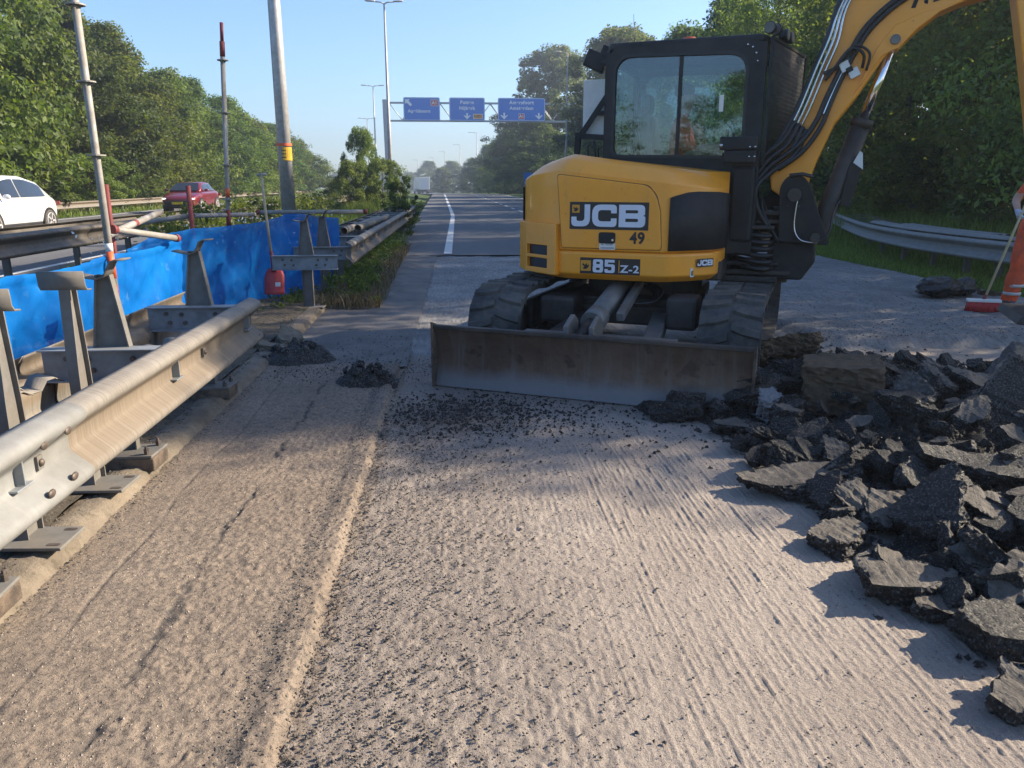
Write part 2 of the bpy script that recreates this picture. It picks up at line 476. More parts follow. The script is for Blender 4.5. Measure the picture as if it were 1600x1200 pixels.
# ------------------------------------------------------------------ camera, sun, sky
H = 1.5
cam = bpy.data.cameras.new('camera'); co = bpy.data.objects.new('camera', cam); COL.objects.link(co)
cam.sensor_fit = 'HORIZONTAL'; cam.sensor_width = 36; cam.lens = 27.0
cam.clip_start = .05; cam.clip_end = 3000
co.location = (0, 0, H)
co.rotation_euler = (R(90 - 14.708), 0, R(-3.919))
S.camera = co
SUN_AZ, SUN_EL = 80.0, 30.0     # azimuth from +Y towards +X
su = bpy.data.lights.new('sun', 'SUN'); su.energy = 5.0; su.angle = R(.53); su.color = (1, .86, .66)
so = bpy.data.objects.new('sun', su); COL.objects.link(so)
dv = Vector((math.sin(R(SUN_AZ)) * math.cos(R(SUN_EL)), math.cos(R(SUN_AZ)) * math.cos(R(SUN_EL)), math.sin(R(SUN_EL))))
so.rotation_euler = dv.to_track_quat('Z', 'Y').to_euler()
so.location = (30, 10, 30)
W = bpy.data.worlds.new('World'); S.world = W; W.use_nodes = True
wn = W.node_tree.nodes; wl = W.node_tree.links
sky = wn.new('ShaderNodeTexSky'); sky.sky_type = 'NISHITA'; sky.sun_disc = False
sky.sun_elevation = R(SUN_EL); sky.sun_rotation = R(SUN_AZ); sky.air_density = 1.0; sky.dust_density = .6; sky.ozone_density = 6.0
bg = wn['Background']; bg.inputs['Strength'].default_value = .098
wl.new(sky.outputs[0], bg.inputs['Color'])
S.view_settings.view_transform = 'Standard'; S.view_settings.look = 'None'; S.view_settings.exposure = 1.38; S.view_settings.gamma = 1
S.cycles.use_denoising = True
S.cycles.max_bounces = 6; S.cycles.transparent_max_bounces = 12
S.cycles.caustics_reflective = False; S.cycles.caustics_refractive = False

# ------------------------------------------------------------------ ground, roads
def shift(Y):
    Y = np.asarray(Y, float)
    return -.022 * np.clip(Y - 35, 0, 85) - .085 * np.clip(Y - 120, 0, None)
def drop(Y):
    return -.012 * np.clip(np.asarray(Y, float) - 95, 0, None)
def zt(X, Y):
    X = np.asarray(X, float); Y = np.asarray(Y, float)
    xs = X - shift(Y)
    z = -.07 + drop(Y)
    fade = np.clip((45 - Y) / 20, 0, 1)
    z = z - .06 * np.clip((xs - 7.2) / 1.7, 0, 1) * fade + .10 * np.clip((xs - 7.0) / .4, 0, 1)
    z = z + 1.3 * np.clip((-18.5 - xs) / 5, 0, 1) + .18 * np.exp(-((xs + 4.2) / 1.3) ** 2) * np.clip((Y - 9) / 4, 0, 1)
    return z
def sheet(name, xs, ys, zf, mat, kind='structure', sh=False, col=None):
    xs = np.asarray(xs, float); ys = np.asarray(ys, float)
    X, Y = np.meshgrid(xs, ys)
    if sh: X = X + shift(Y)
    Z = zf(X, Y)
    nx, ny = len(xs), len(ys)
    i = np.arange(nx * ny).reshape(ny, nx)
    F = np.stack([i[:-1, :-1].ravel(), i[:-1, 1:].ravel(), i[1:, 1:].ravel(), i[1:, :-1].ravel()], 1)
    V = np.stack([X.ravel(), Y.ravel(), Z.ravel()], 1)
    o = np_mesh(name, V, F, mat, smooth=True, col=None if col is None else col(X, Y).ravel())
    return tag(o, kind=kind)
ysf = np.concatenate([np.arange(-60, 0, 10), np.arange(0, 40, 1.0), np.arange(40, 120, 4), np.arange(120, 400, 15), np.arange(400, 641, 60)])
xsf = np.concatenate([np.arange(-260, -60, 40), np.arange(-60, -24, 4), np.arange(-24, 14, .75), np.arange(14, 60, 4), np.arange(60, 261, 40)])
def terr(X, Y):
    n = vnoise(X * .8, Y * .8, 3) * .10 - .05
    xs = X - shift(Y)
    road = ((xs > -2.9) & (xs < 7.05)) | ((xs > -17.2) & (xs < -6.2))
    return zt(X, Y) + np.where(road, -.06, n)
sheet('ground', xsf, ysf, terr, M['grass_ground'])
yr = np.concatenate([np.arange(16, 120, 2), np.arange(120, 600, 10)])
sheet('road', [-1.75, 1, 4, 7.15], yr, lambda X, Y: .05 + drop(Y) + 0 * X, M['road'], sh=True)
yl = np.concatenate([np.arange(-20, 120, 3), np.arange(120, 600, 10)])
sheet('left_road', [-16.8, -13, -10, -6.7], yl, lambda X, Y: .03 + drop(Y) + 0 * X, M['road'], sh=True)

def line(x, y0, y1, w, z=.056):
    n = max(2, int((y1 - y0) / 2) + 1)
    ys = np.linspace(y0, y1, n)
    xs = x + shift(ys)
    V = np.concatenate([np.stack([xs - w / 2, ys, z + drop(ys)], 1), np.stack([xs + w / 2, ys, z + drop(ys)], 1)])
    F = np.array([(i, n + i, n + i + 1, i + 1) for i in range(n - 1)])
    return V, F
def markings(name, specs, z):
    Vs, Fs, k = [], [], 0
    for s_ in specs:
        V, F = line(*s_, z=z); Vs.append(V); Fs.append(F + k); k += len(V)
    o = np_mesh(name, np.concatenate(Vs), np.concatenate(Fs), M['paint'])
    return tag(o, kind='structure')
markings('road_markings', [(-.23, 16.2, 300, .17), (6.75, 30, 300, .17)] + [(3.35, y, y + 2.0, .15) for y in np.arange(26, 300, 4.5)] + [(5.2, y, y + 3, .12) for y in np.arange(40, 200, 12)], .064)
markings('left_road_markings', [(-7.4, -10, 300, .16), (-16.2, -10, 300, .16)] + [(-11.6, y, y + 3, .13) for y in np.arange(-5, 250, 12)], .036)

# --- milled foreground, real ridges ---------------------------------------
def sm(a, b, x):
    t_ = np.clip((x - a) / (b - a), 0, 1); return t_ * t_ * (3 - 2 * t_)
def milled_z(X, Y):
    w = X + .05 * (vnoise(X * 1.2, Y * .8, 5) - .5)
    def teeth(sp, seed, width, seg):
        c = w / sp + .35 * (vnoise(w / sp * .7, Y / .9, seed) - .5); k = np.floor(c); f = c - k
        on = sm(.42, .62, vnoise(k * 7.31, Y / seg + k * 3.7, seed + 1))
        return np.exp(-((f - .5) / width) ** 2) * on * (.4 + .6 * vnoise(k * 3.3, Y / .05, seed + 2))
    ridge = teeth(.034, 121, .15, .13) + .25 * teeth(.058, 131, .09, .22) + .6 * teeth(.021, 141, .22, .08)
    big = vnoise(X * 1.4, Y * 1.4, 24)
    right = sm(.15, .75, X + .35 * (vnoise(X * 2, Y * 2, 25) - .5))
    peb = np.abs(vnoise(X / .028, Y / .034, 26) - .5) * 2; peb2 = vnoise(X / .05, Y / .06, 27)
    fine = vnoise(X / .014, Y / .014, 28)
    calm = sm(.30, .62, vnoise(X * .9, Y * .55, 29)) * .35 + .6
    z = right * ridge * .0088 * calm + (1 - right) * (peb * .0085 + np.maximum(peb2 - .55, 0) * .011) * (.45 + .55 * vnoise(X * 5, Y * 2.2, 30)) + fine * .0045 + big * .012
    arcs = np.maximum(0, np.sin((Y + .25 * (X - .1) ** 2) * 10.5 + .8 * vnoise(X * 3, Y * 3, 31)) - .8) * sm(.6, .3, X) * sm(-.45, -.2, X)
    z -= arcs * .05 * sm(2.6, 3.2, Y) * sm(4.6, 4.2, Y)
    stain_amt = sm(.55, .1, X) * .30 + .20 * sm(.52, .75, vnoise(X / .022, Y / .026, 35)) * sm(.75, .2, X) + .65 * np.exp(-(((X + .02) / .42) ** 2 + ((Y - 4.95) / .35) ** 2)) * vnoise(X * 9, Y * 9, 33) * 1.4  # stain amount: rough left band, random dark spots, crumb patch by the blade
    return z, stain_amt
def milled_obj():
    xs = np.concatenate([np.arange(-.5, 2.3, .0058), np.arange(2.3, 6.6, .04)])
    ys = np.concatenate([np.arange(.8, 3.2, .0075), np.arange(3.2, 5.2, .011), np.arange(5.2, 7.0, .03)])
    return sheet('milled_road', xs, ys, lambda X, Y: milled_z(X, Y)[0] - .012, M['milled'], col=lambda X, Y: milled_z(X, Y)[1])
nt = M['milled'].node_tree
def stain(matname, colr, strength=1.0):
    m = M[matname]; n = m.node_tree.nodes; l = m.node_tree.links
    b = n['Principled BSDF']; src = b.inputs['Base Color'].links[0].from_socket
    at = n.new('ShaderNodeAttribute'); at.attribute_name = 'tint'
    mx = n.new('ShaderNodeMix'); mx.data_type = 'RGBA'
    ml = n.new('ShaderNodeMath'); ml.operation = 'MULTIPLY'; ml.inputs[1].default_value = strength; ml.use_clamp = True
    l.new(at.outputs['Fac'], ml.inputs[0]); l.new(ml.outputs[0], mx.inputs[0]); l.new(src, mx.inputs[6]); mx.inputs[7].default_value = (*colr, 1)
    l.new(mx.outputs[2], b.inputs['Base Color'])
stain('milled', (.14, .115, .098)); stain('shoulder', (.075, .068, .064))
milled_obj()
def shoulder_z(X, Y):
    peb = vnoise(X / .0125, Y / .014, 41); p2 = vnoise(X / .023, Y / .026, 42); big = vnoise(X * 1.1, Y * .7, 43)
    seam = -.53 + .018 * (vnoise(Y * 3, Y * 0, 44) - .5) + .012 * (vnoise(Y * 22, Y * 0, 45) - .5)
    rough = sm(-1.45, -.9, X) * .6 + .4
    z = .028 + peb * .0065 * rough + np.maximum(p2 - .35, 0) * .009 * rough + big * .014
    z = np.where(X > seam, z - np.clip((X - seam + (.016 * (vnoise(X * 80, Y * 80, 57) - .5))) / .028, 0, 1) * (.036), z)
    crack = np.exp(-((X + 1.03 + .03 * (vnoise(Y * 2.5, Y * 0, 46) - .5) + .03 * (vnoise(Y * 30, X * 30, 56) - .5)) / .014) ** 2) * sm(.25, .75, vnoise(Y * 7, X * 0, 47))
    c2 = np.exp(-((X + 1.36 + .05 * (vnoise(Y * 2.2, Y * 0, 48) - .5)) / .010) ** 2) * (.2 + .8 * vnoise(Y * 7, X * 0, 49)) * .7
    z -= (crack + c2) * .009
    strip = np.exp(-((X + .625 + .03 * (vnoise(Y * 3, Y * 0, 51) - .5)) / .032) ** 2) * sm(.3, .6, vnoise(Y * 1.5, X * 5, 52)) * .9
    z -= strip * .010 * peb
    tint = np.clip(.0 + sm(.5, .8, vnoise(X * 45, Y * 40, 58)) * .35 + crack * .9 + c2 * .6 + strip * .45, 0, 1)
    return z, tint
xs = np.arange(-1.66, -.44, .0065); ys = np.concatenate([np.arange(.8, 3.2, .008), np.arange(3.2, 5.2, .011), np.arange(5.2, 6.32, .02)])
sheet('shoulder', xs, ys, lambda X, Y: shoulder_z(X, Y)[0], M['shoulder'], col=lambda X, Y: shoulder_z(X, Y)[1])
# far parts of the stripped road
xs = np.arange(-.46, 7.12, .06); ys = np.arange(6.7, 16.1, .06)
def farz(X, Y):
    n = vnoise(X * 6, Y * 2, 61) * .018 + vnoise(X * 16, Y * 7, 62) * .020
    lay = sm(3.25, 3.4, X + .12 * (vnoise(Y * 3, X * 3, 63) - .5)) * sm(6.8, 6.93, Y + .16 * (vnoise(X * 2.5, Y, 64) - .5))
    return .004 + n + lay * .07 - .03 * sm(6.8, 6.7, Y)
sheet('milled_road_far', xs, ys, farz, M['milled_far'])
xs = np.arange(-1.95, -.44, .05); ys = np.arange(6.26, 16.1, .06)
sheet('shoulder_far', xs, ys, lambda X, Y: .012 + vnoise(X * 9, Y * 5, 66) * .02 + sm(6.6, 9.5, Y) * .02, M['strip_far'])

# kerb and island
def kerb_z(X, Y):
    return .085 + .02 * vnoise(X * 12, Y * 5, 71) + .012 * vnoise(X * 40, Y * 25, 72)
def kerb(y0, y1):
    ys = np.arange(y0, y1, .014); prof = [(-1.80, .04), (-1.785, .075), (-1.76, .088), (-1.73, .090), (-1.70, .092), (-1.675, .091), (-1.65, .088), (-1.63, .082), (-1.612, .070), (-1.597, .052), (-1.585, .030), (-1.575, .01), (-1.57, -.04)]
    V = []
    for y in ys:
        for k, (x, z) in enumerate(prof):
            q = float(vnoise(np.array(y * 7.0), np.array(k * 3.1), 73)) - .5; q2 = float(vnoise(np.array(y * 24.0), np.array(k * .9), 74)) - .5 + .7 * (float(vnoise(np.array(y * 60.0), np.array(k * 1.7), 75)) - .5)
            V.append((x + q * .008 + q2 * .010, y, z + q * .007 + q2 * .009))
    n = len(prof)
    F = [(i * n + k, i * n + k + 1, (i + 1) * n + k + 1, (i + 1) * n + k) for i in range(len(ys) - 1) for k in range(n - 1)]
    F.append(tuple()); F.pop()
    return np.array(V), np.array(F)
V1, F1 = kerb(-.5, 6.6); V2, F2 = kerb(7.3, 10.5)
o = np_mesh('kerb', np.concatenate([V1, V2]), np.concatenate([F1, F2 + len(V1)]), M['kerb'], smooth=True); tag(o, kind='structure')
xs = np.arange(-6.9, -1.745, .05); ys = np.arange(-.5, 13, .05)
sheet('island', xs, ys, lambda X, Y: .055 + .05 * vnoise(X * 3, Y * 3, 75) + .02 * vnoise(X * 11, Y * 11, 76) - .10 * sm(-3.2, -4.5, X) - .07 * sm(11, 12.8, Y), M['dirt'])

# ------------------------------------------------------------------ trees and plants
def leaf_cloud(rng, centres, radii, per, size, flat=.75, tint0=None):
    """small leaf faces scattered in clumps; returns V, F, tint"""
    n = len(centres) * per
    ci = np.repeat(np.arange(len(centres)), per)
    d = rng.normal(size=(n, 3)); d /= np.linalg.norm(d, axis=1)[:, None] + 1e-9
    rad = rng.random(n) ** .45
    p = centres[ci] + d * (rad * radii[ci])[:, None] * np.array([1, 1, flat])
    s = size * rng.uniform(.45, 1.35, n)
    nrm = d * .8 + rng.normal(size=(n, 3)) * .7 + np.array([0, 0, .45])
    nrm /= np.linalg.norm(nrm, axis=1)[:, None]
    a = np.cross(nrm, rng.normal(size=(n, 3))); a /= np.linalg.norm(a, axis=1)[:, None] + 1e-9
    b = np.cross(nrm, a)
    a = a * s[:, None]; b = b * (s * .55)[:, None]
    V = np.stack([p - a, p + b * .9 - a * .1, p + a, p - b * .9 - a * .1], 1).reshape(-1, 3)
    F = np.arange(n * 4).reshape(n, 4)
    base = rng.uniform(.2, .8, len(centres)) if tint0 is None else tint0
    tint = np.clip(base[ci] + rng.normal(0, .13, n), 0, 1)
    return V, F, np.repeat(tint, 4)

def tree_meshes(seed, h, r, trunk_h, nclump, per, size, shape='round', mat='leaf', base=None):
    """builds one tree (Empty > trunk, crown) at the origin and returns the Empty"""
    rng = np.random.default_rng(seed)
    lo = trunk_h if base is None else base
    u = rng.random(nclump) ** (.85 if shape != 'wall' else 1.0)
    zz = lo + (h - lo) * u
    if shape == 'round': prof = np.sqrt(np.clip(1 - ((u - .42) / .60) ** 2, .03, 1))
    elif shape == 'poplar': prof = np.clip(np.sin(np.pi * np.clip(u * .9 + .12, 0, 1)), .12, 1) ** .8
    elif shape == 'cone': prof = np.clip(1.05 - u, .08, 1)
    else: prof = np.clip(1.0 - .72 * np.clip(u - .5, 0, 1) * 2 * (.4 + u), .12, 1)
    an = rng.random(nclump) * 2 * np.pi
    lobes = 1 + (.24 * np.sin(an * 3 + seed) + .16 * np.sin(an * 5 + zz * 1.3 + seed * 2)) * (.35 if shape == 'poplar' or seed == 7 else 1)
    rr = r * prof * lobes * rng.uniform(.18, 1.0, nclump) ** .42
    C_ = np.stack([rr * np.cos(an), rr * np.sin(an), zz], 1)
    C_[:, :2] += rng.normal(0, r * .05, (nclump, 2))
    rad = r * rng.uniform(.10, .27, nclump)
    keep = rng.random(nclump) > .06
    C_ = C_[keep]; rad = rad[keep]
    V, F, tn = leaf_cloud(rng, C_, rad, per, size)
    V[:, 2] = np.maximum(V[:, 2], .05)
    root = empty('tree')
    mb = MB()
    tr = max(.035, h * .013)
    bend = rng.normal(0, .25, 4)
    tp = [(0, 0, -.4)] + [(bend[0] * math.sin(k * .7) * .5, bend[1] * math.sin(k * .6) * .5, h * .86 * k / 6) for k in range(1, 7)]
    mb.tube(tp, [tr * 1.35] + [tr * (1 - .145 * k) for k in range(1, 7)], 8)
    idx = rng.choice(len(C_), min(14, len(C_)), replace=False)
    for i in idx:
        c = C_[i]; s0 = max(lo * .7, c[2] * .62); f = s0 / (h * .86) * 6
        b0 = Vector((bend[0] * math.sin(f * .7) * .5, bend[1] * math.sin(f * .6) * .5, s0))
        e = Vector(c); mid = (b0 + e) / 2 + Vector((0, 0, .05 * h))
        mb.tube([b0, mid, e], [tr * .42, tr * .28, tr * .08], 5, caps=False)
    mb.build('trunk', M['bark'], root, fix=False)
    np_mesh('crown', V, F, M[mat], root, col=tn)
    return root

def move(t, x, y, rz=0, s=1.0, sz=None, z=None):
    t.location = (x, y, float(zt(x, y)) if z is None else z)
    t.rotation_euler = (0, 0, rz); t.scale = (s, s, s if sz is None else sz)
    return t

proto = {
    'wall_a': tree_meshes(1, 12, 4.6, 1.0, 330, 170, .125, 'wall', 'leaf', .2),
    'wall_b': tree_meshes(2, 12, 4.2, 1.0, 330, 170, .12, 'wall', 'leaf_dark', .2),
    'wall_c': tree_meshes(3, 10, 4.4, 1.0, 300, 170, .12, 'wall', 'leaf', .2),
    'poplar': tree_meshes(5, 20, 5.4, 2.0, 420, 130, .20, 'round', 'leaf_pale'),
    'bush': tree_meshes(6, 3.4, 1.7, .3, 170, 150, .055, 'round', 'leaf', .1),
    'bushpale': tree_meshes(7, 4.6, 1.0, .5, 260, 110, .055, 'round', 'leaf_pale', .3),
    'near': tree_meshes(8, 13, 4.4, 1.0, 380, 150, .075, 'wall', 'leaf_near', .1),
    'near_b': tree_meshes(9, 12, 4.4, 1.0, 380, 150, .075, 'wall', 'leaf_near', .1),
    'shrub': tree_meshes(10, 1.8, .85, .2, 60, 90, .05, 'round', 'leaf_dark', .05),
}
used = set()
def plant(kind, x, y, s=1.0, sz=None, rz=None, label=None, cat='tree', group=None, name=None, z=None):
    p = proto[kind]
    t = p if kind not in used else copy_tree(p)
    used.add(kind)
    move(t, x, y, random.uniform(0, 6.28) if rz is None else rz, s, sz, z)
    t.name = name or ('shrub' if kind in ('bush', 'bushpale', 'shrub') else 'tree')
    for k in ('label', 'category', 'group'):
        if k in t: del t[k]
    return tag(t, label, cat, group)

LB = 'trees of the belt behind the left carriageway'
left = [
 ('wall_b', -22.5, 27, 1.05, 1.1, 'broad tree at the outer left end of the left belt, behind the white car'),
 ('wall_a', -22.0, 34, 1.1, 1.25, 'tallest tree of the left belt, rising out of the frame above the white car'),
 ('wall_c', -23.0, 40.5, 1.05, 1.45, 'tall tree of the left belt with feathery top behind the leaning scaffold pole'),
 ('wall_b', -21.5, 47.0, .95, .86, 'rounded dark tree just right of the leaning scaffold pole in the left belt'),
 ('wall_a', -22.0, 53.5, .95, .84, 'mid green tree of the left belt whose top stands out left of the red car'),
 ('wall_c', -21.0, 60, .9, .86, 'lower tree of the left belt behind the roof of the red car'),
 ('wall_b', -21.5, 67, .95, .74, 'tree of the left belt directly behind the red tipped scaffold pole'),
 ('wall_a', -21.0, 75, .95, .70, 'tree of the left belt between the red tipped pole and the thick lamp pole'),
 ('wall_c', -21.5, 84, .95, .75, 'tree of the left belt close left of the thick lamp pole'),
 ('wall_b', -22.0, 94, 1.0, .62, 'tree of the left belt right behind the thick lamp pole'),
 ('wall_a', -23.0, 106, 1.05, .62, 'rounded tree just right of the thick lamp pole'),
 ('wall_c', -24.5, 120, 1.1, .62, 'low last tree of the left belt above the white lorry'),
 ('wall_a', -26.5, 137, 1.1, .5, 'small bluish tree at the far end of the left belt'),
]
for k, x, y, s, sz, lb in left:
    plant(k, x, y, s, sz, label=lb, group=LB)
for i, y in enumerate((30, 42, 52, 63, 77, 92)):
    plant(('wall_a', 'wall_b', 'wall_c')[i % 3], -29 + .4 * i, y, 1.2, 1.0 - .05 * i, label='dark tree in the second row of the left belt, half hidden by the front row', group='second row trees of the left belt')
UG = 'low shrubs at the foot of the left belt'
for i in range(15):
    y = 24 + i * 6.4
    plant('bush' if i % 2 else 'shrub', -18.9 - random.random() * .8 + float(shift(y)), y, 1.05 if i % 2 else 2.2, .8 if i % 2 else 1.5, label='low green shrub at the foot of the left tree belt behind the pale guardrail', cat='shrub', group=UG)
RB = 'trees of the belt on the right of the road'
right = [
 ('near_b', 16.2, 8.5, .92, .92, 'tree beyond the right edge of the frame, nearest of the right belt'),
 ('near', 14.6, 14.0, .98, 1.12, 'dark tree behind the worker, mostly beyond the right edge'),
 ('near_b', 16.2, 18.4, 1.05, 1.12, 'large tree behind the dipper arm and the worker'),
 ('near', 15.8, 23.2, 1.05, 1.02, 'tall dark tree behind the elbow of the boom'),
 ('near_b', 16.4, 28.6, 1.08, 1.02, 'tall tree behind the boom cylinder'),
 ('near', 16.0, 34.8, 1.0, 1.2, 'dark tree seen between the cab guard and the boom'),
 ('near_b', 16.4, 41.5, 1.0, 1.12, 'tree behind the beacon of the excavator cab'),
 ('wall_b', 16.6, 49, 1.0, 1.02, 'tree whose crown spreads over the cab roof, top of frame'),
 ('wall_a', 16.2, 57.5, 1.0, .98, 'tree behind the lamp on the rear corner of the cab'),
 ('wall_b', 15.6, 67, 1.0, .95, 'dark tree behind the white panel beside the cab'),
 ('poplar', 16.8, 82, 1.0, .80, 'poplar with pale leaves just left of the cab'),
 ('wall_a', 18.6, 96, 1.25, .95, 'tree above the right end of the sign gantry'),
 ('poplar', 15.2, 124, 1.15, 1.06, 'tallest pale poplar behind the widest blue sign'),
 ('poplar', 11.0, 134, .9, .72, 'smaller poplar left of the tallest poplar'),
 ('wall_b', 11.6, 116, 1.3, .92, 'dark tree right of the small blue picture sign'),
 ('wall_a', 9.6, 150, 1.2, .95, 'dark tree on the road bend beneath the widest sign'),
 ('wall_b', 7.2, 186, 1.2, .9, 'tree below the middle sign at the bend'),
 ('wall_c', 4.6, 232, 1.3, .95, 'low tree further along the bend left of the dark trees'),
]
for k, x, y, s, sz, lb in right:
    plant(k, x, y, s, sz, label=lb, group=RB)
for i, (x, y) in enumerate(((20.5, 15), (21.5, 22), (21.5, 30), (21.5, 38), (21.5, 47), (21, 57), (20, 68), (19, 82))):
    plant(('wall_a', 'wall_b')[i % 2], x, y, 1.12, 1.08, label='dark tree in the second row of the right belt, half hidden by the front row', group='second row trees of the right belt')
for i in range(10):
    y = 17.5 + i * 4.6
    plant('bush' if i % 2 else 'shrub', 12.4 + random.random() * .9, y, .8 if i % 2 else 1.5, .75 if i % 2 else 1.1, label='low weedy shrub between the right guardrail and the trees', cat='shrub', group='low shrubs behind the right guardrail')
FB = 'far trees where the road disappears'
for i, (x, y, s, sz) in enumerate(((-2, 300, 1.6, .95), (-12, 330, 1.7, 1.05), (-24, 400, 2.0, 1.0), (-36, 430, 2.2, 1.0), (-50, 440, 2.2, .9), (-66, 450, 2.2, 1.0), (-84, 430, 2.0, .9), (-58, 300, 1.4, .62))):
    plant(('wall_a', 'wall_b', 'wall_c')[i % 3], x, y, s, sz, label='hazy tree of the far tree line below the gantry', group=FB)
plant('bushpale', -4.5, 240, 3.0, 1.6, label='yellow green willow like tree in the distance beside the lamp posts')
plant('bush', -5.5, 42.0, .66, .72, label='dark rounded bush in the median left of the tall double lamp', cat='bush')
plant('bush', -4.0, 43.0, .66, .74, label='lower dark bush in the median at the foot of the gantry column', cat='bush')
plant('bush', -6.8, 47.0, .62, .5, label='small bush at the left end of the median bushes beside the lorry', cat='bush')
plant('bush', -5.2, 44.5, .58, 1.22, label='tallest and narrowest of the green bushes in the median, at the back of the clump', cat='bush')
plant('shrub', -1.75, 24.5, .62, .95, label='dark green shrub growing over the far end of the cut guardrail', cat='shrub')
plant('shrub', -1.6, 21.5, .5, .62, label='low green shrub on the road edge in front of the dark shrub', cat='shrub')
for i, (x, y, s) in enumerate(((-20, -15, .8), (-14, -21, .85), (-25, -8, .7))):
    plant(('near', 'near_b', 'near')[i], x, y, s, .52, label='tree behind the viewpoint, mirrored in the cab window', group='trees behind the viewpoint')

def blades(name, n, xf, yf, zf, hgt, mat, wid=.012, lean=.35, rng=RNG):
    x = xf(rng.random(n)) if callable(xf) else xf; y = yf if not callable(yf) else yf(rng.random(n))
    z = zf(x, y)
    h = hgt * rng.uniform(.4, 1.15, n); a = rng.random(n) * 6.283; l = rng.normal(0, lean, (n, 2)) * h[:, None]
    w = wid * rng.uniform(.6, 1.3, n)
    p = np.stack([x, y, z - .03], 1); dx = np.stack([np.cos(a) * w, np.sin(a) * w, 0 * w], 1)
    m = p + np.stack([l[:, 0] * .35, l[:, 1] * .35, h * .6], 1); tp = p + np.stack([l[:, 0], l[:, 1], h], 1)
    V = np.stack([p - dx, p + dx, m + dx * .7, m - dx * .7, tp], 1).reshape(-1, 3)
    i = np.arange(n)[:, None] * 5
    F = np.concatenate([i + np.array([0, 1, 2]), i + np.array([0, 2, 3]), i + np.array([3, 2, 4])])
    tn = np.repeat(np.clip(rng.normal(.5, .22, n), 0, 1), 5)
    o = np_mesh(name, V, F, M[mat], col=tn)
    return tag(o, kind='stuff')
def veg(name, n, x0, x1, y0, y1, h, mat, wid=.012, lean=.35, shf=True, mask=None):
    rng = np.random.default_rng(hash(name) % 9999 if False else len(name) * 31 + n)
    x = rng.uniform(x0, x1, n); y = y0 + (y1 - y0) * rng.random(n) ** 1.35
    if mask is not None:
        k = mask(x, y); x = x[k]; y = y[k]
    if shf: x = x + shift(y)
    return blades(name, len(x), x, y, zt, h, mat, wid, lean, rng)
veg('verge_grass', 52000, 6.92, 9.6, 7.0, 40, .17, 'weed', .009)
veg('grass', 24000, 8.9, 15.5, 8, 60, .42, 'weed', .012, .3)
veg('grass', 16000, 9.6, 14.5, 9, 45, .85, 'weed', .014, .22)
veg('grass', 24000, -6.4, -2.6, 12.6, 60, .32, 'weed', .011, .3, mask=lambda x, y: vnoise(x * .9, y * .7, 5) > .22)
veg('grass', 9000, -5.9, -3.2, 16, 48, .62, 'weed', .011, .22, mask=lambda x, y: vnoise(x * .8, y * .5, 9) > .42)
veg('grass', 16000, -20, -17, 18, 110, .40, 'weed', .02, .3)
veg('grass', 5000, -19.5, -17.6, 18, 110, .62, 'dry', .02, .22)
def clumpstuff(name, pts, rad, per, size, mat, seed, flat=.6):
    rng = np.random.default_rng(seed)
    V, F, tn = leaf_cloud(rng, np.array(pts, float), np.array(rad, float), per, size, flat)
    o = np_mesh(name, V, F, M[mat], col=tn)
    return tag(o, kind='stuff')
rng = np.random.default_rng(5)
# weeds along the cut guardrail
pw = [(rng.uniform(-1.62, -1.12) - .25 * k / 60, 9.6 + 11 * (k / 60) ** 1.2, rng.uniform(.08, .30)) for k in range(60)]
clumpstuff('weeds', pw, [rng.uniform(.08, .16) + .1 * min(1, k / 30) for k in range(60)], 70, .035, 'weed', 3)
clumpstuff('weeds', [(rng.uniform(-1.65, -1.0), rng.uniform(9.3, 11.3), rng.uniform(.02, .12)) for _ in range(16)], [rng.uniform(.07, .15) for _ in range(16)], 90, .03, 'leaf', 4)
x = rng.uniform(-1.75, -.95, 4200); y = 9.2 + 9 * rng.random(4200) ** 1.4
blades('dry_grass', 4200, x - .02 * (y - 9), y, lambda a, b: .05 + 0 * a, .22, 'dry', .006, .55, rng)
# bramble ground cover behind the blue net
pb = [(rng.uniform(-5.6, -2.5), rng.uniform(11.2, 19), rng.uniform(.25, .55)) for _ in range(170)] + [(rng.uniform(-6.6, -4.6), rng.uniform(12, 34), rng.uniform(.5, 1.0)) for _ in range(170)]
pb = [p for p in pb if p[0] > -.385 * p[1]]
clumpstuff('brambles', pb, [rng.uniform(.18, .36) for _ in pb], 75, .05, 'leaf', 6)
nb = 260
V = []; F = []
for k in range(nb):
    x_, y_, z_ = rng.uniform(-5.6, -2.4), rng.uniform(11, 19), rng.uniform(.42, .86)
    s_ = rng.uniform(.010, .022); a_ = rng.random() * 6.28
    b_ = len(V)
    V += [(x_ + s_ * math.cos(a_ + q * 1.5708), y_ + s_ * math.sin(a_ + q * 1.5708) * .5, z_ + s_ * .8 * math.sin(a_ + q * 1.5708)) for q in range(4)]
    F.append((b_, b_ + 1, b_ + 2, b_ + 3))
tag(np_mesh('blossoms', V, F, M['flower']), kind='stuff')
clumpstuff('weeds', [(rng.uniform(-5.3, -3.2), rng.uniform(3.5, 9.5), rng.uniform(.02, .2)) for _ in range(60)], [rng.uniform(.12, .25) for _ in range(60)], 60, .035, 'leaf_dark', 8)
clumpstuff('weeds', [(rng.uniform(-2.45, -1.9), rng.uniform(8.6, 10.6), rng.uniform(.10, .16)) for _ in range(14)], [rng.uniform(.06, .14) for _ in range(14)], 60, .022, 'weed', 9)
clumpstuff('weeds', [(rng.uniform(-2.4, -1.85), rng.uniform(2.3, 6.2), .10) for _ in range(26)], [rng.uniform(.04, .09) for _ in range(26)], 40, .012, 'dry', 10)
tf = empty('grass_tuft', (-1.19, 1.60, .05), 0, 'small green grass tuft in the crack at the bottom left', 'grass tuft')
mb = MB()
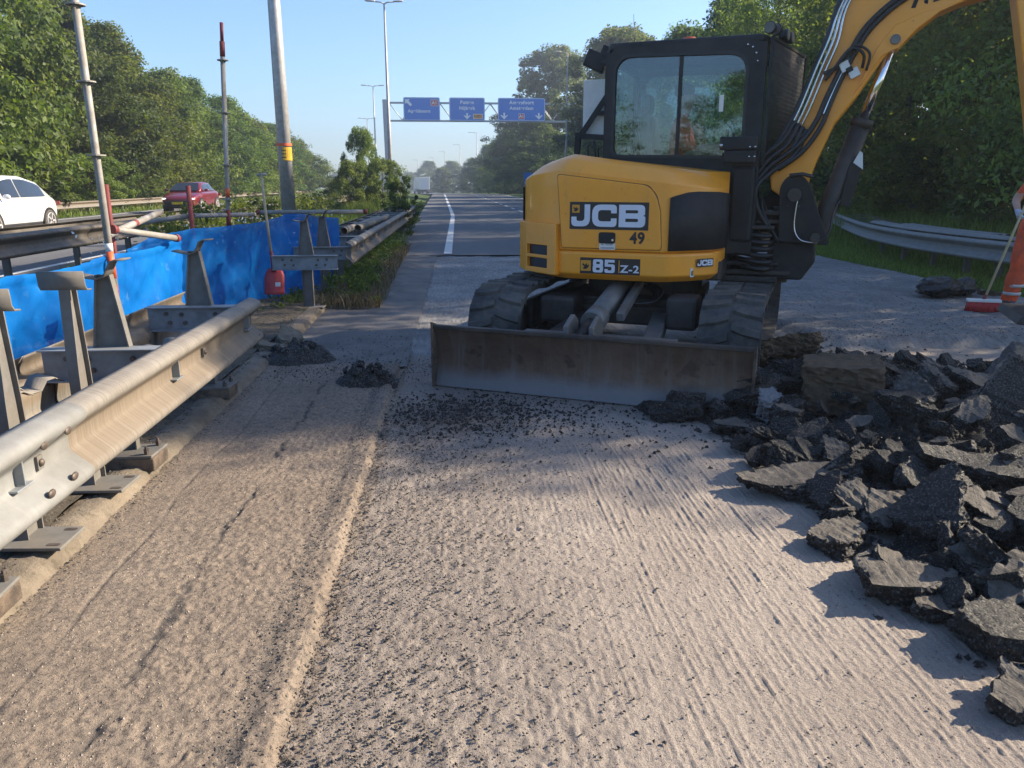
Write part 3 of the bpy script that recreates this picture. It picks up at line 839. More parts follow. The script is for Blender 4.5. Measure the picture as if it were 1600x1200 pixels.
for k in range(16):
    a_ = rng.random() * 6.28; l_ = rng.uniform(.03, .09)
    mb.tube([(0, 0, -.01), (math.cos(a_) * l_ * .4, math.sin(a_) * l_ * .4, l_ * .6), (math.cos(a_) * l_, math.sin(a_) * l_, l_ * .75)], [.003, .003, .0008], 4)
mb.build('leaves', simple('fresh_grass', (.10, .20, .03), .6, 0, .3, 20), tf)

# ------------------------------------------------------------------ guardrails
WP = [(0, .310), (.020, .307), (.050, .300), (.070, .290), (.081, .276), (.083, .262), (.078, .250), (.068, .240), (.022, .202), (.008, .190), (.003, .178), (.003, .132),
      (.008, .120), (.022, .108), (.068, .070), (.078, .060), (.083, .048), (.081, .034), (.070, .020), (.050, .010), (.020, .003), (0, 0)]
def wprof(z0, out=1, off=0.0, tilt=0.0):
    r = []
    for u, w in WP:
        u, w = u + off, w - .155
        c, s_ = math.cos(tilt), math.sin(tilt)
        r.append((out * (u * c - w * s_), z0 + .155 + u * s_ + w * c))
    return r
def wbeam(path, z0, mat, parent, out=1, off=0.0, tilt=0.0, name='beam'):
    return MB().sweep(path, wprof(z0, out, off, tilt)).build(name, mat, parent, solid=.004, fix=False)
def ypath(x, y0, y1, step=.5):
    n = max(2, int((y1 - y0) / step) + 1)
    return [(x, y0 + (y1 - y0) * k / (n - 1), 0) for k in range(n)]

def post_piece(parent, x, y, turn=False, pad=False, z0=.11, top=1.06):
    """tapered I post on a base plate with a bent bracket on top"""
    mb = MB()
    wm, w1 = (.10, .05) if turn else (.165, .058)
    prof_ = [(.105, z0 + .012), (.105, .60), (wm, .68), (w1, top)]
    mb.prism([(-a / 2, z) for a, z in prof_] + [(a / 2, z) for a, z in prof_[::-1]], 'y', -.004, .004)
    for s_ in (-1, 1):
        for (a, za), (b, zb) in zip(prof_, prof_[1:]):
            mb.prism([(s_ * a / 2, za), (s_ * (a / 2 + .007), za), (s_ * (b / 2 + .007), zb), (s_ * b / 2, zb)], 'y', -.024, .024)
    o = mb.build('post', M['steel_post'], parent, (x, y, 0), rot=(0, 0, R(90) if turn else R(random.uniform(-4, 4))))
    hb = MB()
    if not turn:
        pr = [(-.13, .004), (-.06, -.012), (-.02, -.018), (.015, -.006), (.035, .03), (.05, .062), (.075, .074), (.12, .076)]
        hb.add([(u, -.05, w) for u, w in pr] + [(u, .05, w) for u, w in pr], [(i, i + 1, 9 + i, 8 + i) for i in range(7)], 0, True)
        hb.build('bracket', M['steel_post'], o, (0, 0, top), solid=.007, fix=False)
    else:
        pr = [(-.05, .062), (-.046, .03), (-.045, .0), (-.03, -.02), (.01, -.024)]
        hb.add([(w_, u, z) for u, z in pr for w_ in (-.10, .10)], [(2 * i, 2 * i + 1, 2 * i + 3, 2 * i + 2) for i in range(4)], 0, True)
        hb.build('bracket', M['steel_post'], o, (0, 0, top), solid=.007, fix=False, rot=(0, 0, R(-90)))
    pl = MB().box((0, 0, 0), (.27, .20, .014)).build('base_plate', M['steel_post'], parent, (x + .045, y - .03, z0 + .006 + (.03 if pad else 0)), bevel=.003, rot=(0, R(random.uniform(-2, 2)), R(random.uniform(-3, 3))))
    if pad:
        MB().box((0, 0, 0), (.27, .20, .07)).build('rusty_pad', M['rust'], parent, (x + .045, y - .03, z0 - .006), bevel=.006)
        for a in (-.1, .1):
            for b in (-.07, .07):
                bm = MB(); bm.tube([(a, b, .005), (a, b, .034), (a, b, .0341), (a, b, .048)], [.014, .014, .008, .008], 6, 0, True, False); bm.build('bolt', M['bolt'], pl)
    else:
        for a in (-.1, .1):
            for b in (-.07, .07):
                MB().prism(rnd_poly([(a - .03, b - .011), (a + .02, b - .011), (a + .02, b + .011), (a - .03, b + .011)], .011), 'z', .0072, .0088).build('slot_hole', M['bolt'], pl)
    return o

def spacer_piece(parent, y, x0=-2.08, x1=-1.42, z1=.70, h=.165, mat='spacer'):
    mb = MB()
    mb.box(((x0 + x1) / 2, y, z1 - .004), (x1 - x0, .10, .008)); mb.box(((x0 + x1) / 2, y, z1 - h + .004), (x1 - x0, .10, .008))
    mb.box(((x0 + x1) / 2, y, z1 - h / 2), (x1 - x0, .006, h - .02))
    o = mb.build('spacer', M[mat], parent, bevel=.002)
    for (dx, dz) in ((.12, .05), (.22, .055), (.14, .11), (.24, .112)):
        for xx in (x0 + dx, x1 - dx):
            MB().tube([(xx, y - .014, z1 - dz), (xx, y - .003, z1 - dz)], .014, 8).build('bolt', M['bolt'], o)  # dark disc drawn for a round hole in the web
    return o

g1 = empty('guardrail', (-1.7, 3, .05), 0, 'sunlit double guardrail in the left foreground, partly dismantled, with bare upright posts', 'guardrail')
g1.location = (0, 0, 0)
wbeam(ypath(-1.462, 2.42, 5.42, .25), .415, M['rail'], g1)
wbeam(ypath(-1.457, -1.0, 2.80, .25), .415, M['rail_new'], g1)
wbeam(ypath(-2.07, -1.0, 4.1), .395, M['rail'], g1, -1, 0, -.78)
wbeam(ypath(-2.06, 3.9, 6.25), .40, M['rail'], g1, -1, .006, -.78)
for y in (2.50, 2.66):
    for (u, w) in ((-1.376, .66), (-1.376, .49)):
        MB().ball((u, y, w), .02, 0, 6, (.35, 1.15, .75)).build('bolt', M['bolt'], g1)
for y in (2.58, 4.35):
    MB().box((-1.447, y, .573), (.012, .035, .05)).build('washer_plate', M['steel_post'], g1); MB().ball((-1.438, y, .573), .014, 0, 5, (.7, 1, 1)).build('bolt', M['bolt'], g1)
for w in (.66, .49, .57):
    MB().ball((-1.376 if w != .57 else -1.45, 5.30, w), .010, 0, 5, (.3, 1.6, .8)).build('slot_hole', M['bolt'], g1)
for (y, turn, pad) in ((1.55, False, False), (2.50, False, True), (2.98, True, False), (3.56, True, False), (3.93, False, True), (5.28, False, True)):
    post_piece(g1, -1.75, y, turn, pad)
for y in (2.44, 3.885, 5.235):
    spacer_piece(g1, y)
for (x, y) in ((-1.93, 3.18), (-1.92, 3.42), (-1.62, 4.25)):   # short corrugated spacer brackets
    pr = [(-.14, 0), (-.10, .028), (-.06, .028), (-.03, -.012), (.03, -.012), (.06, .028), (.10, .028), (.14, 0)]
    MB().add([(u, -.06, w) for u, w in pr] + [(u, .06, w) for u, w in pr], [(i, i + 1, 9 + i, 8 + i) for i in range(7)], 0, True).build('bracket', M['rail'], g1, (x, y, .62), solid=.005, rot=(R(4), R(-4), R(62)))

g2 = empty('guardrail', (0, 0, 0), 0, 'cut double guardrail with ladder-like spacers beyond the shovel, pipes lying on top', 'guardrail')
wbeam([(-1.46, y, 0) for y in np.arange(10.15, 28.1, .6)], .44, M['rail'], g2)
wbeam([(-2.16, y, 0) for y in np.arange(11.4, 30, .6)], .44, M['rail_dark'], g2, -1)
for i, y in enumerate([9.05, 10.25] + [11.55 + 1.33 * k for k in range(13)]):
    spacer_piece(g2, y, -2.14, -1.40, .74 if i > 1 else .69)
    if i < 2:
        post_piece(g2, -1.76, y + .06, False, False, .08, 1.08)
    else:
        MB().box((-1.76, y + .05, .3), (.10, .06, .56)).build('post', M['steel_post'], g2)
PG = 'loose pipes lying on the cut guardrail'
for i, (x, y) in enumerate(((-1.72, 11.9), (-1.6, 12.6))):
    o = MB().tube([(0, 0, 0), (.10, 4.2, .0)], .052, 14, 0, False).build('pipe', M['rail'], None, (x, y, .795), solid=.006, fix=False)
    tag(o, ('grey steel pipe lying on the guardrail spacers, the nearer of two', 'grey steel pipe lying on the guardrail spacers, farther and closer to the road')[i], 'pipe', PG)

g3 = empty('guardrail', (0, 0, 0), 0, 'curved double guardrail on the right verge behind the broom', 'guardrail')
rp = [(8.5, 6.6), (8.2, 8.6), (8.02, 10.8), (7.99, 12.0), (8.10, 13.6), (8.58, 15.8), (9.45, 18.3), (10.55, 21.2), (11.6, 24.0), (12.9, 28)]
def smooth(pts, n=6):
    out = []
    for i in range(len(pts) - 1):
        p0, p1, p2, p3 = (np.array(pts[max(0, min(len(pts) - 1, i + d))], float) for d in (-1, 0, 1, 2))
        for k in range(n):
            t_ = k / n
            out.append(.5 * ((2 * p1) + (-p0 + p2) * t_ + (2 * p0 - 5 * p1 + 4 * p2 - p3) * t_ ** 2 + (-p0 + 3 * p1 - 3 * p2 + p3) * t_ ** 3))
    out.append(np.array(pts[-1], float)); return out
sp = smooth(rp)
def rz_(y): return .345
pth = [(p[0], p[1], rz_(p[1])) for p in sp]
MB().sweep(pth, [(-u, w) for u, w in WP]).build('beam', M['rail_new'], g3, solid=.004, fix=False)
off = []
for i, p in enumerate(pth):
    a = np.array(pth[max(0, i - 1)][:2]); c = np.array(pth[min(len(pth) - 1, i + 1)][:2]); d = (c - a) / np.linalg.norm(c - a)
    off.append((p[0] + d[1] * .75, p[1] - d[0] * .75, p[2]))
MB().sweep(off, WP).build('beam', M['rail_dark'], g3, solid=.004, fix=False)
for i in range(3, len(pth) - 1, 4):
    p, q = Vector(pth[i]), Vector(off[i])
    mb = MB(); mb.beam(p + Vector((0, 0, .24)), q + Vector((0, 0, .24)), .06, .05); mb.build('spacer', M['steel_post'], g3)
    c = (p + q) / 2
    MB().box((c.x, c.y, c.z - .22), (.09, .07, .85)).build('post', M['steel_post'], g3)
RP = 'spare guardrail pieces on the right guardrail'
for k, (i0, i1, o_, zz) in enumerate(((11, 31, .22, .33), (16, 28, .50, .335))):
    pp = [Vector(pth[i]) * (1 - o_ / .75) + Vector(off[i]) * (o_ / .75) + Vector((0, 0, zz)) for i in range(i0, i1 + 1)]
    pr = [(-.155, 0), (-.10, .04), (-.05, .045), (0, .0), (.05, .045), (.10, .04), (.155, 0)]
    o = MB().sweep([tuple(p) for p in pp], pr).build('spare_beam', M['rail_new'], None, solid=.004, fix=False)
    tag(o, ('long pale guardrail beam lying loose along the front of the right guardrail', 'shorter guardrail beam lying loose on the back of the right guardrail')[k], 'guardrail beam', RP)

g4 = empty('guardrail', (0, 0, 0), 0, 'dark double guardrail beside the left carriageway behind the blue net', 'guardrail')
wbeam(ypath(-5.78, -2, 13, .6), .55, M['rail_dark'], g4)
wbeam(ypath(-5.775, 12.6, 60, 2), .55, M['rail_dark'], g4)
wbeam(ypath(-6.55, -2, 60, 2), .55, M['rail_dark'], g4, -1)
for i in range(30):
    y = 3.0 + i * 2.0
    MB().box((-6.16, y, .34), (.09, .055, .72)).build('post', M['steel_post'], g4)
    MB().box((-6.16, y, .74), (.72, .08, .10)).build('spacer', M['spacer'], g4)
g5 = empty('guardrail', (0, 0, 0), 0, 'long pale sunlit guardrail at the foot of the left tree belt', 'guardrail')
p5 = [(-17.5 + float(shift(y)) - .09 * max(0, y - 90), y, float(drop(y))) for y in np.arange(15, 200, 4)]
MB().sweep(p5, [(u, w + .34) for u, w in WP]).build('beam', M['rail'], g5, solid=.004, fix=False)
for x, y, z in p5[:32]:
    MB().box((x - .06, y, z + .2), (.1, .07, .72)).build('post', M['steel_post'], g5)

# ------------------------------------------------------------------ blue net, scaffold tubes, shovel
t = NT('blue_net')
c = t.ramp(t.noise(2.2, 5, .6), [(.3, (.002, .135, .50)), (.7, (.004, .235, .72))])
c = t.mix(t.ramp(t.noise(9, 5, .7), [(.6, (0,) * 3), (.75, (.35,) * 3)]), c, (.22, .42, .66))
t.color(c).set(.6, 0, .12)
wv = t.node('ShaderNodeTexWave', Scale=160.0); wv.bands_direction = 'Z'; t.l.new(t.tc.outputs['Object'], wv.inputs[0])
t.bump(wv.outputs[1], .25, .003)
tr = t.node('ShaderNodeBsdfTranslucent'); t.l.new(c, tr.inputs[0]); mx = t.node('ShaderNodeMixShader'); mx.inputs[0].default_value = .35
tp = t.node('ShaderNodeBsdfTransparent'); m2 = t.node('ShaderNodeMixShader'); m2.inputs[0].default_value = .15
t.l.new(t.b.outputs[0], mx.inputs[1]); t.l.new(tr.outputs[0], mx.inputs[2]); t.l.new(mx.outputs[0], m2.inputs[1]); t.l.new(tp.outputs[0], m2.inputs[2]); t.l.new(m2.outputs[0], t.out.inputs[0])
M['net'] = t.mat
def net(path, label, amp=.03, seed=1):
    """path: (x, y, ztop, zbottom) corner list"""
    P_ = np.array(path, float)
    d = np.r_[0, np.cumsum(np.hypot(np.diff(P_[:, 0]), np.diff(P_[:, 1])))]
    n = int(d[-1] / .03); s_ = np.linspace(0, d[-1], n); m = 28
    xy = np.stack([np.interp(s_, d, P_[:, k]) for k in range(4)], 1)
    v = np.linspace(0, 1, m)
    Sg, Vg = np.meshgrid(s_, v, indexing='ij')
    sag = .035 * np.abs(np.sin(Sg * 2.4 + seed)) * (1 - Vg)
    Z = xy[:, 2:3] * (1 - Vg) + xy[:, 3:4] * Vg - sag
    tx = np.gradient(xy[:, 0]); ty = np.gradient(xy[:, 1]); l_ = np.hypot(tx, ty) + 1e-9
    wr = amp * ((vnoise(Sg * 3 + Vg * 2.2, Vg * 2 + seed, seed) - .5) * 2 + (vnoise(Sg * 9 - Vg * 5, Vg * 4, seed + 3) - .5) * .9) * (.35 + Vg)
    wr += amp * .5 * (vnoise(Sg * 22 + Vg * 9, Vg * 6, seed + 7) - .5) + .012 * np.sin(Sg * 14 + Vg * 20 * vnoise(Sg, Vg, seed + 9)) * sm(.5, .8, vnoise(Sg * 1.5, Vg * 2, seed + 11))
    wr += .02 * np.exp(-((Vg - .03) / .03) ** 2)
    X = xy[:, 0:1] + (ty / l_)[:, None] * wr; Y = xy[:, 1:2] - (tx / l_)[:, None] * wr
    i = np.arange(n * m).reshape(n, m)
    F = np.stack([i[:-1, :-1].ravel(), i[1:, :-1].ravel(), i[1:, 1:].ravel(), i[:-1, 1:].ravel()], 1)
    o = np_mesh('debris_net', np.stack([X.ravel(), Y.ravel(), Z.ravel()], 1), F, M['net'], smooth=True)
    return tag(o, label, 'net')
net([(-2.72, 1.6, .97, .20), (-2.65, 4.5, .97, .22), (-2.64, 6.0, .98, .24), (-2.60, 7.05, 1.00, .22), (-2.55, 7.35, 1.0, .30)], 'bright sunlit blue net along the near guardrail', .05, 2)
net([(-3.15, 7.55, .92, .2), (-3.1, 8.0, .97, .12), (-2.85, 8.6, 1.06, .10), (-2.55, 9.3, 1.03, .08), (-2.22, 10.35, 1.12, .08), (-1.75, 10.5, 1.08, .10), (-1.58, 10.52, 1.08, .75)], 'shaded blue net behind the shovel', .05, 5)

def scaffold_pole(x, y, z0, z1, label, lean=(0, 0), ros=(), bands=(), spigot=False, mat='tube', group=None):
    root = empty('scaffold_pole', (x, y, z0), 0, label, 'scaffold pole', group)
    h = z1 - z0
    def at(z): return (lean[0] * z / h, lean[1] * z / h, z)
    MB().tube([at(0), at(h)], .0265, 14).build('tube', M[mat], root)
    for z in ros:
        mb = MB(); p = at(z - z0)
        mb.tube([(p[0], p[1], p[2] - .005), (p[0], p[1], p[2] + .005)], .064, 16, 0, True, False)
        mb.tube([(p[0], p[1], p[2] - .02), (p[0], p[1], p[2] - .005)], .032, 12)
        mb.build('rosette', M['tube'], root)
    for za, zb, m in bands:
        MB().tube([at(za - z0), at(zb - z0)], .0275, 14).build('paint_band', M[m], root)
    if spigot:
        MB().tube([at(h), at(h + .16)], .030, 12).build('spigot', M['redpaint'], root); MB().tube([at(h + .16), at(h + .36)], .02, 12).build('spigot', M['redpaint'], root)
    return root
scaffold_pole(-2.60, 6.0, .05, 3.1, 'pale scaffold pole with ring plates rising out of the frame at the left', (-.02, 0), (1.69, 2.19, 2.69), ((.65, .75, 'redpaint'), (.80, 1.0, 'orangepaint'), (1.0, 1.06, 'whiteplastic')))
scaffold_pole(-2.83, 9.7, .02, 2.90, 'grey scaffold pole with red tip standing behind the blue net', (.16, 0), (1.30, 1.70, 2.29, 2.86), ((.95, 1.18, 'redpaint'), (1.33, 1.43, 'orangepaint')), True)
scaffold_pole(-2.96, 8.95, .05, 1.465, 'short red post at the blue net corner, in front of the red car', (0, 0), (), (), False, 'redpaint')
scaffold_pole(-3.43, 8.0, .05, 1.48, 'short dark red scaffold post just behind the pale scaffold pole', (0, 0), (), (), False, 'redpaint')
def tube_thing(p, q, label, ends=True, r=.0265, bands=()):
    root = empty('scaffold_tube', p, 0, label, 'scaffold tube')
    d = Vector(q) - Vector(p)
    MB().tube([(0, 0, 0), tuple(d)], r, 14).build('tube', M['tube'], root)
    for s_ in ((0.0, 1.0) if ends else ()):
        c = d * s_; u = d.normalized() * (.05 if s_ == 0 else -.05)
        MB().tube([tuple(c - u * .3), tuple(c + u * .7)], r * 1.3, 10).build('coupler', M['redpaint'], root)
    for f in bands:
        MB().tube([tuple(d * f), tuple(d * (f + .045))], r * 1.06, 14).build('paint_band', M['redpaint'], root)
    return root
tube_thing((-2.80, 6.45, 1.09), (-3.12, 8.5, 1.20), 'grey scaffold tube with red band running back from the pale pole', False, .03, (.42,))
tube_thing((-2.58, 6.04, 1.16), (-2.50, 7.12, 1.02), 'short tube sloping from the pale pole to the red clamp above the sunlit net', True)
tube_thing((-3.55, 8.98, 1.06), (-2.98, 8.98, 1.14), 'stub of scaffold tube at the red post behind the net corner', False)
tube_thing((-2.95, 9.0, 1.14), (-2.64, 10.35, 1.10), 'scaffold tube along the top of the shaded net from the red post', False)
tube_thing((-2.60, 10.42, 1.125), (-1.22, 10.56, 1.125), 'level scaffold tube with red end above the far blue net', True)

sh = empty('shovel', (-2.215, 9.35, .22), 0, 'red shovel with wooden handle leaning on the blue net', 'shovel')
V = []; F = []
for i in range(9):
    v = i / 8
    for k in range(9):
        u = k / 8 - .5
        w = .235 * (1 - .12 * (v > .9) - .3 * max(0, v - .72) / .28)
        V.append((u * w, (-.014 + .03 * (2 * u) ** 2) + .10 * v, -.02 + .30 * v))
F = [(i * 9 + k, i * 9 + k + 1, (i + 1) * 9 + k + 1, (i + 1) * 9 + k) for i in range(8) for k in range(8)]
bl = MB().add(V, F, 0, True).build('blade', simple('shovel_red', (.52, .04, .045), .5, .1, .25, 12, .1, dirt=(.3, .17, .14), dirt_amt=.5), sh, solid=.004, fix=False)
MB().box((.05, .005, .10), (.06, .003, .05), 0, (R(-18), 0, 0)).build('sticker', M['whiteplastic'], bl)
MB().tube([(0, .08, .24), (-.01, .10, .34), (-.03, .13, .48)], [.032, .026, .021], 12).build('socket', M['redpaint'], sh)
MB().tube([(-.03, .13, .46), (-.08, .22, 1.0), (-.11, .30, 1.36)], .0165, 12).build('handle', simple('ash_wood', (.42, .33, .21), .6, 0, .2, 12), sh)
MB().tube([(-.165, .30, 1.365), (-.055, .30, 1.375)], .017, 10).build('grip', M['tube'], sh)

# ------------------------------------------------------------------ lamp posts, gantry, road signs
def lamp(x, y, h, label, r=.10, arms=(-1, 1), head=.62, reach=.95, z=None, group=None, prot=None):
    root = empty('street_lamp', (x, y, float(drop(y)) - .1 if z is None else z), 0, label, 'street lamp', group)
    MB().tube([(0, 0, 0), (0, 0, h * .42), (0, 0, h * .425), (0, 0, h)], [r * 1.25, r, r * .86, r * .5], 14).build('pole', M['pole'], root)
    for s_ in arms:
        MB().tube([(0, 0, h - .05), (s_ * .25, 0, h + .06), (s_ * reach * .55, 0, h + .09)], r * .36, 8).build('arm', M['pole'], root)
        hd = MB().loft([[(s_ * (reach * .5 + head * f), .15 * w * math.cos(a), h + .10 + .03 * f + .09 * w * math.sin(a) * (.5 if math.sin(a) < 0 else 1)) for a in [k * math.pi / 5 for k in range(10)]] for f, w in ((0, .45), (.12, .8), (.5, 1.0), (.85, .85), (1.0, .3))]).build('lamp_head', M['pole'], root)
    return root
big = lamp(-4.22, 20.0, 13.5, 'thick pale lamp pole in the median with an orange band and yellow sticker', .145, (-1, 1), .7, 1.1, 0)
MB().tube([(0, 0, 2.36), (0, 0, 2.42)], .187, 20, 0, False).build('band', M['orangepaint'], big)
st_ = MB()
for k in range(6):
    a0 = R(-95 + k * 14); a1 = R(-95 + (k + 1) * 14)
    st_.add([(.188 * math.cos(a0), .188 * math.sin(a0), 2.02), (.188 * math.cos(a1), .188 * math.sin(a1), 2.02), (.188 * math.cos(a1), .188 * math.sin(a1), 2.33), (.188 * math.cos(a0), .188 * math.sin(a0), 2.33)], [(0, 1, 2, 3)], 0, True)
sk = st_.build('sticker', simple('yellow_sticker', (.72, .42, .03), .5, 0, .1, 5), big, fix=False)
for k in range(3):
    MB().box((.02, -.191, 2.25 - k * .08), (.11, .003, .02)).build('sticker_print', M['blackdecal'], sk)
LG = 'lamp posts along the motorway'
lamp(-5.02, 60.5, 14.0, 'tall double armed lamp post beside the gantry column', .13, (-1, 1), .75, 1.25, group=LG)
lamp(-10.9, 108.8, 14.0, 'double armed lamp post just left of the tallest one, half its height', .13, (-1, 1), .9, 1.4, group=LG)
lamp(-18.2, 167, 14.0 + 1, 'farthest and lowest double armed lamp post left of the gantry', .15, (-1, 1), 1.1, 1.6, group=LG)
lamp(11.4, 83.5, 14.3, 'single armed lamp post among the pale trees left of the cab', .11, (-1,), .9, 1.3, group=LG)
lamp(5.25, 211, 15.5, 'tallest lamp of the far right row, under the middle of the gantry', .15, (-1,), 1.3, 2.0, group=LG)
lamp(1.1, 280, 16.4, 'second lamp from the right in the far row under the gantry', .19, (-1,), 1.4, 2.2, group=LG)
lamp(-5.2, 344, 17.2, 'third lamp from the right in the far row under the gantry', .21, (-1,), 1.5, 2.4, group=LG)
lamp(-12.9, 437, 18.6, 'fourth lamp from the right in the far row under the gantry', .24, (-1,), 1.8, 2.6, group=LG)
lamp(-19.5, 400, 16, 'faint lamp at the left end of the far row beside the bush', .22, (-1,), 1.8, 2.6, group=LG)

GY = 110
ga = empty('sign_gantry', (-9.3, GY, float(drop(GY))), 0, 'steel lattice gantry spanning the road ahead and carrying blue signs', 'sign gantry')
M['gantry'] = galv('gantry_steel', (.42, .44, .46), (.38, .38, .37), .4, .5, .4, False)
g0 = 2.0
MB().prism([(-.42, 0), (.30, 0), (.22, 12.4), (-.55, 12.4)], 'y', -.3, .3).build('column', M['gantry'], ga)
MB().prism([(-.36, 0), (.36, 0), (.30, 12.4), (-.30, 12.4)], 'y', -.3, .3).build('column', M['gantry'], ga, (27.6, 0, 0))
mb = MB()
for z in (9.75, 12.05):
    for y in (0, .9):
        mb.box((13.7, y, z), (27.4, .17, .17))
mb.build('chord', M['gantry'], ga)
mb = MB()
for k in range(16):
    xa = .3 + k * 1.7; s_ = (9.83, 11.97) if k % 2 else (11.97, 9.83)
    for y in (0.0, .9):
        mb.tube([(xa, y, s_[0]), (xa + 1.7, y, s_[1])], .055, 6)
mb.build('lattice', M['gantry'], ga)
M['signblue'] = simple('sign_blue', (.0, .16, .58), .4, 0, .06, .6)
M['signwhite'] = simple('sign_white', (.78, .80, .84), .4, 0, .02, 3)
M['signred'] = simple('sign_red', (.48, .02, .02), .4, 0, .05, 3)
M['signorange'] = simple('sign_orange', (.75, .30, .03), .4, 0, .05, 3)
def down_arrow(c, z, s_): return [(c, z - .5 * s_), (c + .62 * s_, z + .12 * s_), (c + .40 * s_, z + .16 * s_), (c + .14 * s_, z - .04 * s_), (c + .14 * s_, z + .5 * s_), (c - .14 * s_, z + .5 * s_), (c - .14 * s_, z - .04 * s_), (c - .40 * s_, z + .16 * s_), (c - .62 * s_, z + .12 * s_)]
def road_sign(x0, x1, z0, z1, label):
    zb = float(drop(GY))
    root = empty('road_sign', ((x0 + x1) / 2, GY - .42, (z0 + z1) / 2), 0, label, 'road sign', 'blue direction signs on the gantry')
    w, h = x1 - x0, z1 - z0
    rc = rnd_poly([(-w / 2, -h / 2), (w / 2, -h / 2), (w / 2, h / 2), (-w / 2, h / 2)], .25)
    flat_shape('panel', [rc], M['signblue'], root, face_y(0, 0, 0), .06)
    ri = rnd_poly([(-w / 2 + .1, -h / 2 + .1), (w / 2 - .1, -h / 2 + .1), (w / 2 - .1, h / 2 - .1), (-w / 2 + .1, h / 2 - .1)], .2)
    ro = rnd_poly([(-w / 2 + .05, -h / 2 + .05), (w / 2 - .05, -h / 2 + .05), (w / 2 - .05, h / 2 - .05), (-w / 2 + .05, h / 2 - .05)], .22)
    flat_shape('border', [ro, ri], M['signwhite'], root, face_y(0, -.07, 0), .004)
    return root
def badge(root, x, z, w, h, txt, bgm, fgm='signwhite', size=.5):
    b = flat_shape('route_badge', [rnd_poly([(-w / 2, -h / 2), (w / 2, -h / 2), (w / 2, h / 2), (-w / 2, h / 2)], .08)], M[bgm], root, face_y(x, -.075, z), .006)
    text_mesh('lettering', txt, size, M[fgm], b, face_y(x, -.088, z), .012)
    e = .045
    flat_shape('badge_border', [rnd_poly([(-w / 2 - e, -h / 2 - e), (w / 2 + e, -h / 2 - e), (w / 2 + e, h / 2 + e), (-w / 2 - e, h / 2 + e)], .1), rnd_poly([(-w / 2, -h / 2), (w / 2, -h / 2), (w / 2, h / 2), (-w / 2, h / 2)], .08)], M['signwhite'], b, face_y(x, -.075, z), .004)
s1 = road_sign(-7.06, -2.2, 9.55, 12.5, 'left blue gantry sign reading Apeldoorn with a diagonal arrow')
text_mesh('lettering', 'Apeldoorn', .62, M['signwhite'], s1, face_y(-.35, -.075, -.28), .018, spacing=1.12)
ar = [(-.62, .62), (.22, .62), (-.02, .38), (.62, -.26), (.30, -.58), (-.36, .06), (-.62, -.2)]
flat_shape('arrow', [[(a * .75 - 1.72, b * .75 + .75) for a, b in ar]], M['signwhite'], s1, face_y(0, -.075, 0), .006)
badge(s1, 1.72, .78, .92, .72, 'A1', 'signred', size=.62)
s2 = road_sign(-.94, 3.82, 9.55, 12.5, 'middle blue gantry sign reading Putten and Nijkerk')
text_mesh('lettering', 'Putten', .62, M['signwhite'], s2, face_y(0, -.075, .86), .018, spacing=1.12)
text_mesh('lettering', 'Nijkerk', .62, M['signwhite'], s2, face_y(0, -.075, .12), .018, spacing=1.12)
flat_shape('arrow', [down_arrow(0, -.9, .8)], M['signwhite'], s2, face_y(0, -.075, 0), .006)
badge(s2, 1.45, -.92, 1.2, .56, 'N301', 'signorange', 'blackdecal', .46)
s3 = road_sign(5.6, 12.0, 9.55, 12.5, 'widest blue gantry sign reading Amersfoort and Amsterdam, at the right')
text_mesh('lettering', 'Amersfoort', .62, M['signwhite'], s3, face_y(0, -.075, .88), .018, spacing=1.12)
text_mesh('lettering', 'Amsterdam', .62, M['signwhite'], s3, face_y(0, -.075, .16), .018, spacing=1.12)
for c in (-2.35, 2.35): flat_shape('arrow', [down_arrow(c, -.85, .85)], M['signwhite'], s3, face_y(0, -.075, 0), .006)
badge(s3, 0, -.88, .72, .66, 'A1', 'signred', size=.56)

ps = empty('picture_sign', (7.5, 84, -.1), 0, 'small blue and white sign at the right roadside near the bend', 'road sign')
MB().box((0, 0, 1.95), (.95, .04, 1.3)).build('panel', M['signblue'], ps)
for k, pl in enumerate(([(-.35, -.5), (.1, -.1), (.0, .0), (-.38, -.3)], [(-.2, .1), (.35, .5), (.3, .15), (.0, -.05)], [(.1, -.55), (.4, -.2), (.36, -.5)])):
    flat_shape('white_shape', [pl], M['signwhite'], ps, face_y(0, -.026, 1.95), .004)
MB().tube([(0, .05, 0), (0, .05, 1.5)], .05, 8).build('post', M['pole'], ps)
gs = empty('square_sign', (-19.1, 51.5, .0), R(15), 'dark square back of a sign in front of the left tree belt', 'road sign')
MB().box((0, 0, 1.25), (.75, .04, .85)).build('panel', M['darkpanel'], gs, bevel=.02); MB().tube([(0, .05, -.2), (0, .05, 1.2)], .04, 8).build('post', M['pole'], gs)
ws = empty('marker_sign', (-19.6, 57.5, .0), R(15), 'small grey sign on a white post in front of the left tree belt', 'road sign')
MB().tube([(0, 0, 2.0), (0, .04, 2.0)], .22, 16).build('disc', M['pole'], ws); MB().tube([(0, .05, -.2), (0, .05, 2.0)], .045, 8).build('post', M['whiteplastic'], ws)
cp = empty('camera_mast', (-25.5, 130, -1), 0, 'thin mast with a small box above the end of the left tree belt', 'mast')
MB().tube([(0, 0, 0), (0, 0, 7.6)], .09, 8).build('mast', M['pole'], cp); MB().box((0, 0, 8.1), (.5, .5, 1.2)).build('housing', M['pole'], cp, bevel=.08)

